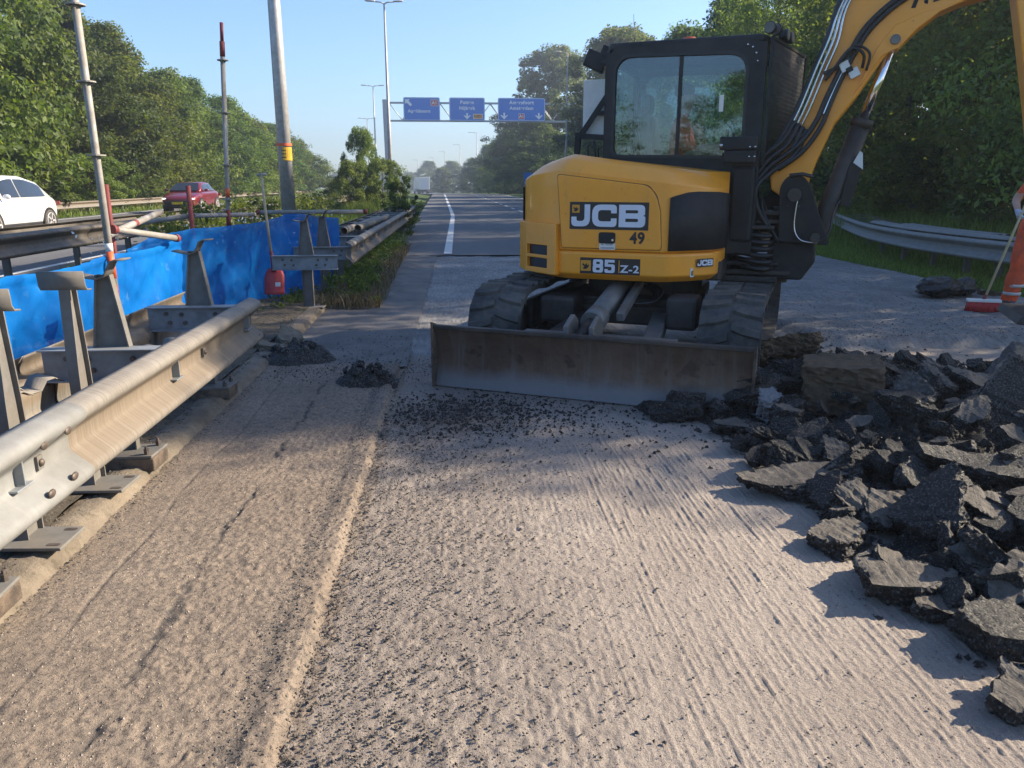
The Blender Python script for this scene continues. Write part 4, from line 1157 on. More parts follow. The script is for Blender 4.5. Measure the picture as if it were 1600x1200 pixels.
# ------------------------------------------------------------------ vehicles on the road
def car(name, loc, rz, body, label, L=4.5, Wd=1.86, Hh=1.62, plate=True, cat='car'):
    """local front = -Y"""
    root = empty(name, loc, rz, label, cat, 'cars on the left carriageway')
    hw = Wd / 2; f = -L / 2
    secs = [(0, .62, .42, .62), (.05, .82, .30, .74), (.25, .94, .24, .86), (.8, 1.0, .22, .98), (1.25, 1.0, .22, 1.06), (L * .5, 1.0, .22, 1.06), (L - 1.0, 1.0, .22, 1.08), (L - .35, .97, .26, 1.08), (L - .08, .88, .36, .98), (L, .72, .46, .82)]
    rings = []
    for y, w, zb, zt_ in secs:
        w *= hw; zm = zb + (zt_ - zb) * .5
        half = [(w * .86, zb), (w * .97, zb + .06), (w, zm), (w * .985, zt_ - .14), (w * .93, zt_ - .03), (w * .80, zt_)]
        rings.append([(x, f + y, z) for x, z in half] + [(-x, f + y, z) for x, z in half[::-1]])
    MB().loft(rings, 0, True).build('body', body, root, sub=1)
    gs_ = [(1.05, .90, 1.02, .80, 1.04), (1.75, .92, 1.02, .70, Hh - .06), (2.2, .92, 1.02, .69, Hh), (3.0, .92, 1.02, .69, Hh - .01), (L - .85, .90, 1.03, .66, Hh - .16), (L - .18, .82, 1.0, .72, 1.06)]
    rg = []
    for y, wb, zb, wt, ztp in gs_:
        half = [(wb * hw, zb), ((wb * .34 + wt * .66) * hw, zb + (ztp - zb) * .6), (wt * hw, max(zb + .005, ztp - .05)), (wt * hw * .82, max(zb + .01, ztp))]
        rg.append([(x, f + y, z) for x, z in half] + [(-x, f + y, z) for x, z in half[::-1]])
    MB().loft(rg, 0, True).build('roof', body, root)
    def lerp(a, b, t_): return tuple(a[k] + (b[k] - a[k]) * t_ for k in range(3))
    wsA, wsB = rg[0], rg[1]
    lo_, hi_ = lerp(wsA[3], wsB[3], .06), lerp(wsA[3], wsB[3], .95)
    p = [(-.80 * hw, lo_[1] - .045, lo_[2] + .03), (.80 * hw, lo_[1] - .045, lo_[2] + .03), (.60 * hw, hi_[1] - .045, hi_[2] + .03), (-.60 * hw, hi_[1] - .045, hi_[2] + .03)]
    MB().add(p, [(0, 1, 2, 3)]).build('windscreen', M['carglass'], root)
    for s_ in (-1, 1):
        e = .012
        lo = lambda y: s_ * (np.interp(y, [g_[0] for g_ in gs_], [g_[1] for g_ in gs_]) * hw - .012 + e)
        zt2 = lambda y: np.interp(y, [g_[0] for g_ in gs_], [g_[4] for g_ in gs_]) - .10
        def pt(y, t_):
            wb = np.interp(y, [g_[0] for g_ in gs_], [g_[1] for g_ in gs_]) * hw; wt = np.interp(y, [g_[0] for g_ in gs_], [g_[3] for g_ in gs_]) * hw
            zb = 1.075; z = zb + (zt2(y) - zb) * t_
            ww = wb + (wt - wb) * ((z - 1.02) / max(.05, (np.interp(y, [g_[0] for g_ in gs_], [g_[4] for g_ in gs_]) - .05 - 1.02)))
            return (s_ * (ww + .016), f + y, z)
        for ya, yb in ((1.55, 2.42), (2.48, L - .75)):
            n = 7; ys_ = [ya + (yb - ya) * k / n for k in range(n + 1)]
            vs = [pt(y, 0) for y in ys_] + [pt(y, .5) for y in ys_] + [pt(y, 1) for y in ys_]
            fs = [(i + r_ * (n + 1), i + 1 + r_ * (n + 1), i + n + 2 + r_ * (n + 1), i + n + 1 + r_ * (n + 1)) for r_ in (0, 1) for i in range(n)]
            MB().add(vs, fs, 0, True).build('side_window', M['carglass'], root)
        mb = MB(); mb.ball((s_ * (hw + .09), f + 1.42, 1.10), .10, 0, 7, (1.1, .6, .75)); mb.build('mirror', body, root)
        lt = MB().ball((s_ * hw * .74, f + .09, .70), .10, 0, 8, (1.2, .5, .42)); lt.build('headlight', M['lamp_on'], root)
        MB().box((s_ * hw * .78, f + L - .04, .86), (.34, .08, .12)).build('tail_light', M['redpaint'], root, bevel=.02)
        for yw in (.86, L - .84):
            MB().tube([(s_ * (hw - .25), f + yw, .345), (s_ * (hw + .004), f + yw, .345)], .40, 24, 0, True, False).build('wheel_well_disc', M['black'], root)  # black disc painted in for the shade of the wheel well
            w_ = MB(); w_.tube([(s_ * (hw - .22), f + yw, .335), (s_ * (hw + .012), f + yw, .335)], .335, 26, 0, True, False)
            wo = w_.build('wheel', M['rubber'], root, bevel=.02)
            r_ = MB()
            for k in range(5):
                a = k * 2 * math.pi / 5
                r_.beam((s_ * (hw + .018), f + yw + .04 * math.cos(a), .335 + .04 * math.sin(a)), (s_ * (hw + .018), f + yw + .22 * math.cos(a), .335 + .22 * math.sin(a)), .03, .055)
            r_.tube([(s_ * (hw + .014), f + yw + .235 * math.cos(a), .335 + .235 * math.sin(a)) for a in [k * 2 * math.pi / 20 for k in range(21)]], .02, 5)
            r_.build('rim', M['pole'], wo)
    MB().box((0, f - .005, .46), (1.25, .10, .30)).build('grille', M['black'], root, bevel=.04)
    if plate:
        MB().box((0, f - .07, .50), (.52, .02, .11)).build('number_plate', M['plate'], root)
    MB().box((0, f + L * .5, .27), (Wd * .985, L - 1.75 - .85, .12)).build('sill', M['black'], root, bevel=.03)
    return root
M['lamp_on'] = bpy.data.materials.new('headlight_lit'); M['lamp_on'].use_nodes = True
_b = M['lamp_on'].node_tree.nodes['Principled BSDF']; _b.inputs['Base Color'].default_value = (.8, .8, .8, 1); _b.inputs['Emission Color'].default_value = (1, .97, .9, 1); _b.inputs['Emission Strength'].default_value = .5
M['plate'] = simple('yellow_plate', (.65, .45, .03), .4)
M['carwhite'] = simple('white_car_paint', (.72, .72, .73), .25, 0, .03, 1, 0, .8)
M['carred'] = simple('red_car_paint', (.165, .014, .024), .25, .2, .05, 1, 0, .9)
M['carblack'] = simple('black_car_paint', (.02, .02, .024), .25, .1, .05, 1, 0, .9)
car('car', (-13.85, 24.35, .0), 0, M['carwhite'], 'white car cut off by the left edge of the frame', 4.7, 1.9, 1.70)
car('car', (-13.5, 41.2, .03), 0, M['carred'], 'dark red car with lit headlights behind the red scaffold post', 4.2, 1.76, 1.50)
car('car', (-37.3, 196, -1.25), R(14), M['carblack'], 'tiny black car in front of the white lorry', 4.4, 1.8, 1.5)
def lorry(loc, rz, label, sx=1.0):
    root = empty('lorry', loc, rz, label, 'lorry')
    MB().box((0, -3.3, 1.9), (2.45, 2.2, 2.7)).build('cab', M['carwhite'], root, bevel=.15)
    MB().box((0, -4.42, 2.3), (2.1, .05, .95)).build('windscreen', M['carglass'], root, bevel=.02)
    MB().box((0, -4.44, 1.15), (1.9, .06, .7)).build('grille', M['black'], root, bevel=.02)
    MB().box((0, 3.2, 2.6), (2.55, 10.0, 2.9)).build('box_body', M['carwhite'], root, bevel=.06)
    for y in (-3.4, 4.5, 5.8, 7.1):
        for s_ in (-1, 1):
            MB().tube([(s_ * .9, y, .5), (s_ * 1.2, y, .5)], .5, 16, 0, True, False).build('wheel', M['rubber'], root)
    MB().box((0, 1.8, .85), (1.1, 12, .4)).build('chassis', M['black'], root)
    return root
lorry((-39.8, 226, -1.55), R(14), 'white lorry on the left carriageway between the belt and the median bushes')
lorry((-9.6, 205, -1.35), R(190), 'pale lorry on the right carriageway beyond the dark shrub')

# ------------------------------------------------------------------ rubble
t = NT('broken_asphalt')
vo = t.voro(85); n1 = t.noise(60, 5, .75)
c = t.ramp(t.noise(7, 6, .7), [(.3, (.014, .0135, .0135)), (.6, (.030, .028, .027)), (.8, (.058, .052, .046))])
c = t.mix(t.ramp(t.noise(95, 3, .6), [(.55, (0,) * 3), (.64, (.85,) * 3)]), c, (.19, .172, .152))
t.color(c).set(t.ramp(n1, [(.35, (.38,) * 3), (.6, (.8,) * 3)]), 0, .5)
b = t.bump(n1, 1.0, .022); t.bump(vo, .6, .012, b); M['rub'] = t.mat
t = NT('slab_top_dusty')
c = t.ramp(t.noise(6, 6, .7), [(.3, (.085, .076, .067)), (.6, (.16, .143, .124)), (.8, (.24, .215, .185))])
c = t.mix(t.ramp(t.noise(70, 3, .6), [(.56, (0,) * 3), (.66, (.7,) * 3)]), c, (.055, .05, .046))
gv = t.noise(1, 6, .7, (48, 9, 15), 1.5)
c = t.mix(t.ramp(gv, [(.36, (.7,) * 3), (.52, (0,) * 3)]), c, (.09, .08, .07))
t.color(c).set(.9, 0, .3); b = t.bump(gv, .8, .02); t.bump(t.noise(90, 4, .7), .5, .006, b); M['rubtop'] = t.mat
M['grit'] = simple('brown_grit', (.26, .215, .175), .9, 0, .5, 90)
M['rubbrown'] = simple('brown_base_layer', (.105, .072, .046), .95, 0, .5, 22, 1.0, dirt=(.15, .105, .065), dirt_amt=.6)
M['rubgrey'] = simple('pale_concrete_lump', (.17, .17, .175), .5, 0, .25, 12, .5, dirt=(.12, .12, .12), dirt_amt=.6)
M['rubcoarse'] = simple('coarse_grey_asphalt', (.15, .14, .135), .9, 0, .6, 42, 1.0, dirt=(.05, .045, .045), dirt_amt=.7)

def chunk_mesh(name, seed, L, Wd, T, top='rubtop', side='rub', cuts=7, planes=6, rough=1.0, keep=.62):
    rg = random.Random(seed)
    bm = bmesh.new(); bmesh.ops.create_cube(bm, size=1)
    bmesh.ops.subdivide_edges(bm, edges=bm.edges[:], cuts=cuts, use_grid_fill=True)
    pl = []
    for k in range(planes):
        a = 2 * math.pi * (k + rg.uniform(-.5, .5)) / planes
        n = Vector((math.cos(a), math.sin(a), rg.uniform(-.45, .45))).normalized()
        pl.append((n, rg.uniform(.30, .50) * keep / .62 if planes != 4 else .62))
    tilt = Vector((rg.uniform(-.16, .16), rg.uniform(-.16, .16), 0))
    off = Vector((rg.uniform(0, 50), rg.uniform(0, 50), rg.uniform(0, 50)))
    for v in bm.verts:
        p = v.co.copy()
        for n, d in pl:
            s_ = n.dot(Vector((p.x, p.y, p.z * .5))) - d
            if s_ > 0: p -= n * s_
        p.z += (tilt.x * p.x + tilt.y * p.y) * (1 if p.z > 0 else -.4)
        v.co = Vector((p.x * L, p.y * Wd, p.z * T))
    bm.normal_update()
    mn = min(L, Wd, T); gf = rg.uniform(70, 130)
    for v in bm.verts:
        q = v.co * (1.0) + off
        d = mnoise.noise(q * 9) * .4 + mnoise.noise(q * 26) * .42 + mnoise.noise(q * 62) * .34
        istop = v.normal.z > .8 and v.co.z > 0
        amt = (.016 if istop else .062) * rough * (mn / .1) ** .5
        v.co += v.normal * d * amt * .8
        if istop:
            v.co.z += .0055 * math.sin(v.co.x * gf + off.x) * rough * max(0, mnoise.noise(v.co * 7 + off) + .35)
    bm.normal_update()
    for f in bm.faces:
        f.material_index = 0 if f.normal.z > .72 and f.calc_center_median().z > 0 else 1
        f.smooth = False
    me = bpy.data.meshes.new(name); bm.to_mesh(me); bm.free()
    me.materials.append(M[top]); me.materials.append(M[side])
    return me
def chunk(me, loc, rot, label, group=None, name='asphalt_slab', cat='asphalt slab', s=1.0):
    o = bpy.data.objects.new(name, me); o.location = loc; o.rotation_euler = rot; o.scale = (s, s, s)
    link(o); return tag(o, label, cat, group)
HG = 'slabs and lumps in the rubble heap'
hero = [  # x y z, rot, L W T, materials, label
 ((2.50, 4.72, .235), (R(-3), R(-8), R(-26)), (.46, .66, .28), 'rubbrown', 'rubbrown', 'thick brown block leaning on the heap beside the blade, largest of the heap'),
 ((2.55, 5.75, .24), (R(-20), R(10), R(50)), (.62, .40, .14), 'rub', 'rubbrown', 'dark slab lying behind the thick brown block'),
 ((1.93, 4.52, .15), (R(8), R(-12), R(30)), (.17, .15, .15), 'rubgrey', 'rubgrey', 'small pale grey rounded lump in front of the blade end'),
 ((2.66, 4.25, .20), (R(62), R(18), R(-40)), (.22, .36, .12), 'rubcoarse', 'rubcoarse', 'coarse grey slab standing on end left of the sunlit stone'),
 ((2.98, 4.54, .24), (R(20), R(30), R(10)), (.22, .2, .2), 'rubtop', 'rubcoarse', 'chunky lump with sunlit crown right of the upright grey slab'),
 ((3.34, 4.58, .20), (R(6), R(20), R(-20)), (.34, .30, .14), 'rubtop', 'rub', 'small slab with bright sunlit top near the right edge of the frame'),
 ((3.72, 4.70, .24), (R(20), R(-26), R(35)), (.85, .40, .11), 'rubtop', 'rubcoarse', 'long grey slab sloping up to the right edge of the frame'),
 ((3.16, 4.08, .24), (R(38), R(-52), R(30)), (.48, .34, .11), 'rub', 'rubcoarse', 'big dark slab tilted steeply at the right edge of the frame'),
 ((1.70, 3.47, .075), (R(1), R(-4), R(8)), (.50, .26, .085), 'rubtop', 'rub', 'flat grooved slab at the left front of the heap, longest of the front row'),
 ((1.60, 2.88, .055), (R(-2), R(-5), R(16)), (.23, .17, .075), 'rubtop', 'rub', 'small grooved slab lying apart on the milled road'),
 ((1.65, 2.49, .07), (R(4), R(2), R(-8)), (.27, .19, .09), 'rubtop', 'rub', 'grooved slab with broken front edge at the lower front of the heap'),
 ((2.20, 2.83, .17), (R(8), R(14), R(-24)), (.27, .22, .10), 'rubtop', 'rub', 'bright sunlit grooved slab on the heap near the right edge'),
 ((1.77, 3.14, .10), (R(30), R(-20), R(30)), (.17, .15, .14), 'rubtop', 'rub', 'small wedge shaped lump behind the small grooved slab'),
 ((1.88, 3.02, .11), (R(8), R(-16), R(24)), (.28, .18, .07), 'rubtop', 'rub', 'flat slab leaning to the left behind the small grooved slab'),
 ((1.99, 2.76, .12), (R(4), R(62), R(-30)), (.13, .27, .06), 'rub', 'rub', 'thin black slab standing on edge in the middle of the heap front'),
 ((1.80, 2.14, .07), (R(2), R(6), R(-12)), (.30, .20, .09), 'rub', 'rub', 'broad dark slab at the lower right of the heap front'),
 ((1.73, 2.32, .045), (R(2), R(4), R(-10)), (.24, .13, .05), 'rubtop', 'rub', 'low pale slab between the broken grooved slab and the broad dark slab'),
 ((1.66, 1.85, .05), (R(3), R(-6), R(20)), (.22, .17, .08), 'rubtop', 'rub', 'slab cut off by the right edge of the frame, nearest the camera'),
 ((1.72, 4.40, .05), (R(-3), R(4), R(-6)), (.36, .16, .04), 'rubtop', 'rub', 'thin pale plate in front of the rounded grey lump'),
 ((1.70, 3.70, .09), (R(20), R(10), R(40)), (.19, .16, .15), 'rub', 'rub', 'faceted dark lump left of two sunlit stones'),
 ((1.93, 3.68, .11), (R(10), R(-25), R(70)), (.14, .12, .11), 'rubtop', 'rub', 'pale sunlit stone right of the faceted dark lump'),
 ((2.02, 2.56, .12), (R(-14), R(40), R(-30)), (.18, .32, .07), 'rub', 'rub', 'black slab standing askew below the bright sunlit slab'),
 ((2.02, 2.42, .11), (R(6), R(-8), R(20)), (.26, .15, .06), 'rubtop', 'rub', 'flat pale slab on top of the heap front near the standing black slab'),
 ((2.02, 2.90, .16), (R(-24), R(-30), R(60)), (.34, .26, .16), 'rub', 'rub', 'large black lump in the middle of the heap'),
 ((2.44, 3.20, .2), (R(6), R(8), R(-18)), (.46, .2, .08), 'rub', 'rub', 'long dark slab lying flat across the right of the heap'),
 ((1.38, 4.72, .05), (R(8), R(-10), R(-15)), (.28, .16, .07), 'rub', 'rub', 'dark broken piece against the foot of the blade'),
]
for i, (loc, rot, dm, tp_, sd_, lb) in enumerate(hero):
    if i == 0: me_ = chunk_mesh('asphalt_slab', 100, dm[0], dm[1], dm[2], tp_, sd_, 15, planes=4, keep=1.25, rough=.6)
    else: me_ = chunk_mesh('asphalt_slab', 100 + i, dm[0] * 1.25, dm[1] * 1.25, dm[2] * .95, tp_, sd_, 20, rough=1.0)
    if 8 <= i <= 17: loc = (loc[0], loc[1], loc[2] - .012)
    chunk(me_, loc, rot, lb, HG)
def heap_h(x, y):
    xl = np.interp(y, [1.6, 2.0, 2.6, 3.0, 3.6, 4.4, 4.7, 5.05, 5.4, 6.2], [1.80, 1.62, 1.48, 1.48, 1.50, 1.42, 1.22, 1.02, 2.0, 2.3])
    d = np.clip((x - xl) / 1.1, 0, 1) ** .85 * np.clip((6.1 - y) / .9, 0, 1) * np.clip((y - 1.6) / .8, 0, 1)
    return .23 * d
# bed of crumbled asphalt below the slabs
xs = np.arange(1.0, 5.6, .022); ys = np.arange(1.6, 6.3, .022)
X, Y = np.meshgrid(xs, ys)
hb = heap_h(X, Y); Zb = hb * (.35 + .6 * vnoise(X * 5, Y * 5, 81)) + (vnoise(X * 17, Y * 17, 82) - .4) * .11 * np.clip(hb * 12, 0, 1) + (vnoise(X * 50, Y * 50, 83) - .5) * .025 - .045
i_ = np.arange(X.size).reshape(X.shape)
Fb = np.stack([i_[:-1, :-1].ravel(), i_[:-1, 1:].ravel(), i_[1:, 1:].ravel(), i_[1:, :-1].ravel()], 1)
tag(np_mesh('asphalt_rubble', np.stack([X.ravel(), Y.ravel(), Zb.ravel()], 1), Fb, M['rub']), kind='stuff')
mid = [chunk_mesh('asphalt_lump', 200 + i, random.uniform(.16, .34), random.uniform(.13, .24), random.uniform(.05, .11), ('rub', 'rub', 'rubtop', 'rub', 'rub')[i % 5], 'rub', 8) for i in range(14)]
rg = random.Random(31)
n = 0
for k in range(2000):
    x, y = rg.uniform(1.05, 3.9), 1.75 + 4.1 * rg.random() ** 1.25
    h = float(heap_h(x, y))
    if h < .035 or rg.random() > .45: continue
    big = rg.random()
    chunk(mid[rg.randrange(14)], (x, y, h * rg.uniform(.75, 1.15) + .015), (rg.gauss(0, .35), rg.gauss(0, .35), rg.uniform(0, 6.28)),
          'medium sized black lump of broken asphalt among the slabs of the heap', 'medium black lumps of the rubble heap', 'asphalt_lump', 'asphalt lump', rg.uniform(.45, 1.2))
    n += 1
    if n > 240: break
small = [chunk_mesh('asphalt_crumb', 300 + i, .05, .045, .035, 'rub', 'rub', 2) for i in range(6)]
def crumbs(name, n, fx, fy, fz, s0, s1, mat, seed):
    """very many tiny stones merged into one mass"""
    rng = np.random.default_rng(seed)
    base = np.array([(1, 0, -.3), (-.4, .9, -.35), (-.6, -.8, -.3), (.1, .1, .75), (.5, .7, .25), (-.75, .1, .3)], float)
    tri = np.array([(0, 1, 2), (0, 4, 1), (1, 5, 2), (0, 2, 3), (0, 3, 4), (4, 3, 1), (1, 3, 5), (2, 5, 3)])
    x, y = fx(rng, n), fy(rng, n)
    z = fz(x, y); s_ = s0 + (s1 - s0) * rng.random(n) ** 3
    a = rng.random(n) * 6.28; c, s2 = np.cos(a), np.sin(a)
    B = base[None] * s_[:, None, None] * rng.uniform(.6, 1.2, (n, 1, 3)) + rng.normal(0, .12, (n, 6, 3)) * s_[:, None, None]
    V = np.stack([B[:, :, 0] * c[:, None] - B[:, :, 1] * s2[:, None] + x[:, None], B[:, :, 0] * s2[:, None] + B[:, :, 1] * c[:, None] + y[:, None], B[:, :, 2] + z[:, None]], 2).reshape(-1, 3)
    F = (np.arange(n)[:, None, None] * 6 + tri[None]).reshape(-1, 3)
    return tag(np_mesh(name, V, F, M[mat]), kind='stuff')
zmill = lambda x, y: milled_z(x, y)[0] - .006
crumbs('asphalt_crumbs', 2600, lambda r, n: r.normal(.02, .42, n), lambda r, n: 5.0 + r.normal(0, .26, n), lambda x, y: zmill(x, y) , .003, .018, 'rub', 1)
crumbs('asphalt_crumbs', 1500, lambda r, n: r.uniform(-.2, 1.9, n), lambda r, n: 4.75 + r.normal(0, .34, n) - 0, zmill, .003, .014, 'rub', 2)
crumbs('asphalt_crumbs', 1500, lambda r, n: 1.75 + r.normal(.3, .2, n), lambda r, n: r.uniform(1.9, 5, n), zmill, .004, .02, 'rub', 3)
def gy(a, b, p=1.7): return lambda r, n: a + (b - a) * r.random(n) ** p
crumbs('loose_grit', 9000, lambda r, n: r.uniform(-.5, 2.3, n), gy(1.0, 5.4), zmill, .0012, .0055, 'rubtop', 4)
crumbs('loose_grit', 11000, lambda r, n: -.5 + np.abs(r.normal(0, .42, n)), gy(1.0, 5.2), lambda x, y: zmill(x, y) + .001, .002, .0085, 'rubcoarse', 14)
crumbs('loose_grit', 2600, lambda r, n: -.5 + np.abs(r.normal(0, .5, n)), gy(1.0, 5.2), lambda x, y: zmill(x, y) + .001, .002, .007, 'rub', 15)
crumbs('loose_grit', 26000, lambda r, n: r.uniform(-1.56, -.56, n), gy(1.0, 6.2), lambda x, y: shoulder_z(x, y)[0] - .001, .0018, .0062, 'grit', 16)
crumbs('loose_grit', 5000, lambda r, n: -.625 + r.normal(0, .035, n), gy(1.0, 5.6), lambda x, y: shoulder_z(x, y)[0], .002, .008, 'rubcoarse', 17)
crumbs('loose_grit', 1600, lambda r, n: -.5 + r.normal(0, .03, n), gy(1.0, 5.6), lambda x, y: np.maximum(shoulder_z(x, y)[0], zmill(x, y)), .002, .009, 'rubtop', 18)
crumbs('loose_grit', 8000, lambda r, n: r.uniform(3.3, 7.4, n), gy(6.9, 14), lambda x, y: farz(x, y), .003, .012, 'rubcoarse', 19)
crumbs('loose_grit', 6000, lambda r, n: r.uniform(-1.5, 1.2, n), gy(6.3, 15), lambda x, y: np.where(x < -.45, .03, farz(x, y)), .002, .010, 'rubcoarse', 20)
crumbs('loose_grit', 900, lambda r, n: r.uniform(-1.56, -.55, n), lambda r, n: 1.0 + 4.6 * r.random(n), lambda x, y: shoulder_z(x, y)[0], .0015, .0055, 'rubtop', 5)
crumbs('loose_grit', 2600, lambda r, n: -1.70 - r.random(n) ** 1.6 * .8, lambda r, n: r.uniform(1.8, 8.5, n), lambda x, y: .092 + 0 * x, .003, .012, 'rubtop', 6)
crumbs('loose_grit', 700, lambda r, n: -1.56 + np.abs(r.normal(0, .035, n)), lambda r, n: r.uniform(1.5, 6, n), lambda x, y: .055 + 0 * x, .002, .008, 'rubtop', 7)
crumbs('asphalt_crumbs', 5200, lambda r, n: np.abs(r.normal(0, 1.0, n)) + 1.9, lambda r, n: 5.9 + r.normal(0, .5, n), lambda x, y: .02 + 0 * x + heap_h(x, y) * .8, .004, .025, 'rub', 8)
crumbs('asphalt_crumbs', 2600, lambda r, n: r.uniform(1.6, 4.6, n), lambda r, n: r.uniform(1.9, 5.9, n), lambda x, y: heap_h(x, y) * .65 + .005, .01, .04, 'rub', 9)
crumbs('loose_grit', 1500, lambda r, n: r.uniform(3.4, 7.4, n), lambda r, n: 6.8 + 5 * r.random(n), lambda x, y: farz(x, y), .003, .013, 'rubcoarse', 10)
crumbs('asphalt_crumbs', 1600, lambda r, n: r.uniform(-1.5, -.1, n), lambda r, n: 6.1 + r.normal(0, .22, n), lambda x, y: .040 + 0 * x, .002, .009, 'rub', 12)
def mound(loc, rx, ry, h, seed, label, mat='rub'):
    root = empty('asphalt_heap', loc, 0, label, 'debris heap', 'small dark heaps by the kerb')
    rng = np.random.default_rng(seed); n = 30
    g = np.linspace(-1, 1, n); X, Y = np.meshgrid(g, g); r_ = np.hypot(X, Y)
    Z = h * np.clip(1 - r_ ** 2.4, -.2, 1) * (.25 + .95 * vnoise(X * 3 + seed, Y * 3, seed)) + (vnoise(X * 9, Y * 9, seed + 1) - .5) * h * .7 * np.clip(1.1 - r_, 0, 1)
    i = np.arange(n * n).reshape(n, n)
    F = np.stack([i[:-1, :-1].ravel(), i[:-1, 1:].ravel(), i[1:, 1:].ravel(), i[1:, :-1].ravel()], 1)
    np_mesh('mound', np.stack([(X * rx).ravel(), (Y * ry).ravel(), Z.ravel() - .02], 1), F, M[mat], root)
    for k in range(16):
        a, q = rng.random() * 6.28, rng.random() ** .6
        x, y = rx * q * math.cos(a), ry * q * math.sin(a)
        o = bpy.data.objects.new('asphalt_lump', small[k % 6]); o.location = (x, y, h * (1 - q ** 1.6) * .9); o.rotation_euler = tuple(rng.random(3) * 6); o.scale = (rng.uniform(.7, 1.7),) * 3
        link(o, root)
    return root
mound((-.72, 5.72, .045), .24, .20, .15, 3, 'small dark heap of crumbled asphalt on the shoulder left of the blade')
mound((-1.42, 6.55, .03), .36, .30, .16, 8, 'dark heap of crumbled asphalt at the broken kerb end')
kb = [chunk_mesh('kerb_fragment', 400 + i, .34, .24, .15, 'kerb', 'kerb', 9) for i in range(3)]
for i, (loc, rot, lb) in enumerate((((-1.72, 6.78, .06), (.2, .3, .4), 'broken concrete kerb piece at the end of the near kerb'), ((-1.95, 7.1, .07), (-.2, .15, 1.2), 'flat concrete fragment between the two kerb ends'), ((-1.62, 7.22, .05), (.1, -.3, 2.0), 'broken concrete piece at the start of the far kerb'))):
    chunk(kb[i], loc, rot, lb, 'broken kerb pieces', 'kerb_fragment', 'concrete piece')

# bin bags on the right verge
M['bag'] = simple('black_plastic_bag', (.016, .018, .022), .2, 0, .3, 6, .35)
for i, (x, y, s_, lb) in enumerate(((6.05, 9.35, 1.0, 'dark shiny plastic bag lying at the right road edge left of its neighbour'), (6.42, 9.42, .85, 'dark shiny plastic bag at the right road edge, nearer the broom'))):
    mb = MB(); mb.ball((0, 0, 0), .21 * s_, 0, 28)
    o = mb.build('plastic_bag', M['bag'], None, (x, y, .13 * s_ + .09)); q = Vector((i * 7.1, 3, 2))
    for v in o.data.vertices:
        d = mnoise.noise(v.co * 7 + q) * .35 + abs(mnoise.noise(v.co * 14 + q)) * .30 - .1 + mnoise.noise(v.co * 40 + q) * .06
        v.co = v.co * (1 + d); v.co.z *= .62; v.co.x *= 1.25
        v.co.z = max(v.co.z, -.13 * s_)
    tag(o, lb, 'plastic bag', 'plastic bags at the road edge')
dl = chunk_mesh('dirt_clod', 500, .5, .3, .14, 'dirt', 'dirt', 8)
chunk(dl, (6.9, 9.5, .06), (.1, .1, .4), 'brown clod of earth between the plastic bags and the worker', None, 'dirt_clod', 'clod')

# ------------------------------------------------------------------ excavator (local x = front of the upper body, y = its left, z up)
EX = empty('excavator', (1.72, 7.05, .0), R(-25.3), 'yellow and black tracked mini excavator with raised boom and lowered dozer blade', 'excavator')
def P3(pts): return [(a, -b, z) for a, b, z in pts]
OUT = [(-.36, -1.0), (-.80, -.98), (-.98, -.6), (-1.07, -.1), (-1.05, .3), (-.97, .60), (-.83, .83), (-.52, 1.05), (-.45, 1.08), (.34, 1.08), (.42, 1.045), (.57, .92), (.70, .76), (.74, .60), (.74, .32), (-.36, .32)]
def inset(i, d):
    a, b = OUT[i]
    if i in (0, 14, 15): return (a, b)
    v = Vector((-.15 - a, .30 - b)).normalized() * d
    return (a + v.x, b + v.y)
def ring(d, zf): return [(*(lambda p: (p[0], -p[1]))(inset(i, d)), zf(OUT[i][0], OUT[i][1])) for i in range(16)]
cre = lambda a, b: (1.535 - .115 * a) if a > -.6 else 1.604 - .22 * (-.6 - a)
top = lambda a, b: (1.665 - .11 * a) if a > -.6 else 1.731 - .26 * (-.6 - a)
MB().loft([ring(.06, lambda a, b: .735), ring(.0, lambda a, b: .785), ring(0, lambda a, b: .95), ring(.014, lambda a, b: .966)], 0, False).build('counterweight', M['yellow'], EX, bevel=.012, seg=3)
MB().loft([ring(.012, lambda a, b: .968), ring(.004, lambda a, b: .978), ring(.006, cre), ring(.10, lambda a, b: cre(a, b) * .35 + top(a, b) * .65), ring(.19, top)], 0, True).build('hood', M['yellow'], EX, bevel=.03, seg=4)
dp = rnd_poly([(-.468, .990), (.338, .990), (.318, 1.28), (.285, 1.40), (.215, 1.478), (-.512, 1.562)], [.02, .03, .0, .08, .05, .03], 5)
for o_ in list(EX.children):
    if o_.name.startswith(('hood', 'counterweight')):
        for f_ in o_.data.polygons: f_.use_smooth = True
        o_.data.set_sharp_from_angle(angle=R(33))
DOOR = MB().prism(dp, 'y', -1.088, -1.03).build('engine_door', M['yellow'], EX, bevel=.007, seg=3)
MB().prism(rnd_poly([(a * 1.0 + (.005 if a > 0 else -.005), z + (.005 if z > 1.2 else -.004)) for a, z in [(-.468, .990), (.338, .990), (.318, 1.28), (.285, 1.40), (.215, 1.478), (-.512, 1.562)]], .03), 'y', -1.0785, -1.02).build('door_seam_strip', M['door_seam'], EX)  # strip coloured as the shaded groove round the door
def wrap(name, pts, z0, z1, mat, off=.008, topz=None):
    out = []
    for a, b in pts:
        v = Vector((a + .15, b - .30)).normalized() * off
        out.append((a + v.x, -(b + v.y)))
    zt_ = topz or [z1] * len(out)
    n = len(out)
    mb = MB(); mb.add([(x, y, z0) for x, y in out] + [(x, y, z) for (x, y), z in zip(out, zt_)], [(i, i + 1, n + i + 1, n + i) for i in range(n - 1)], 0, True)
    return mb.build(name, mat, EX, solid=.012, fix=False)
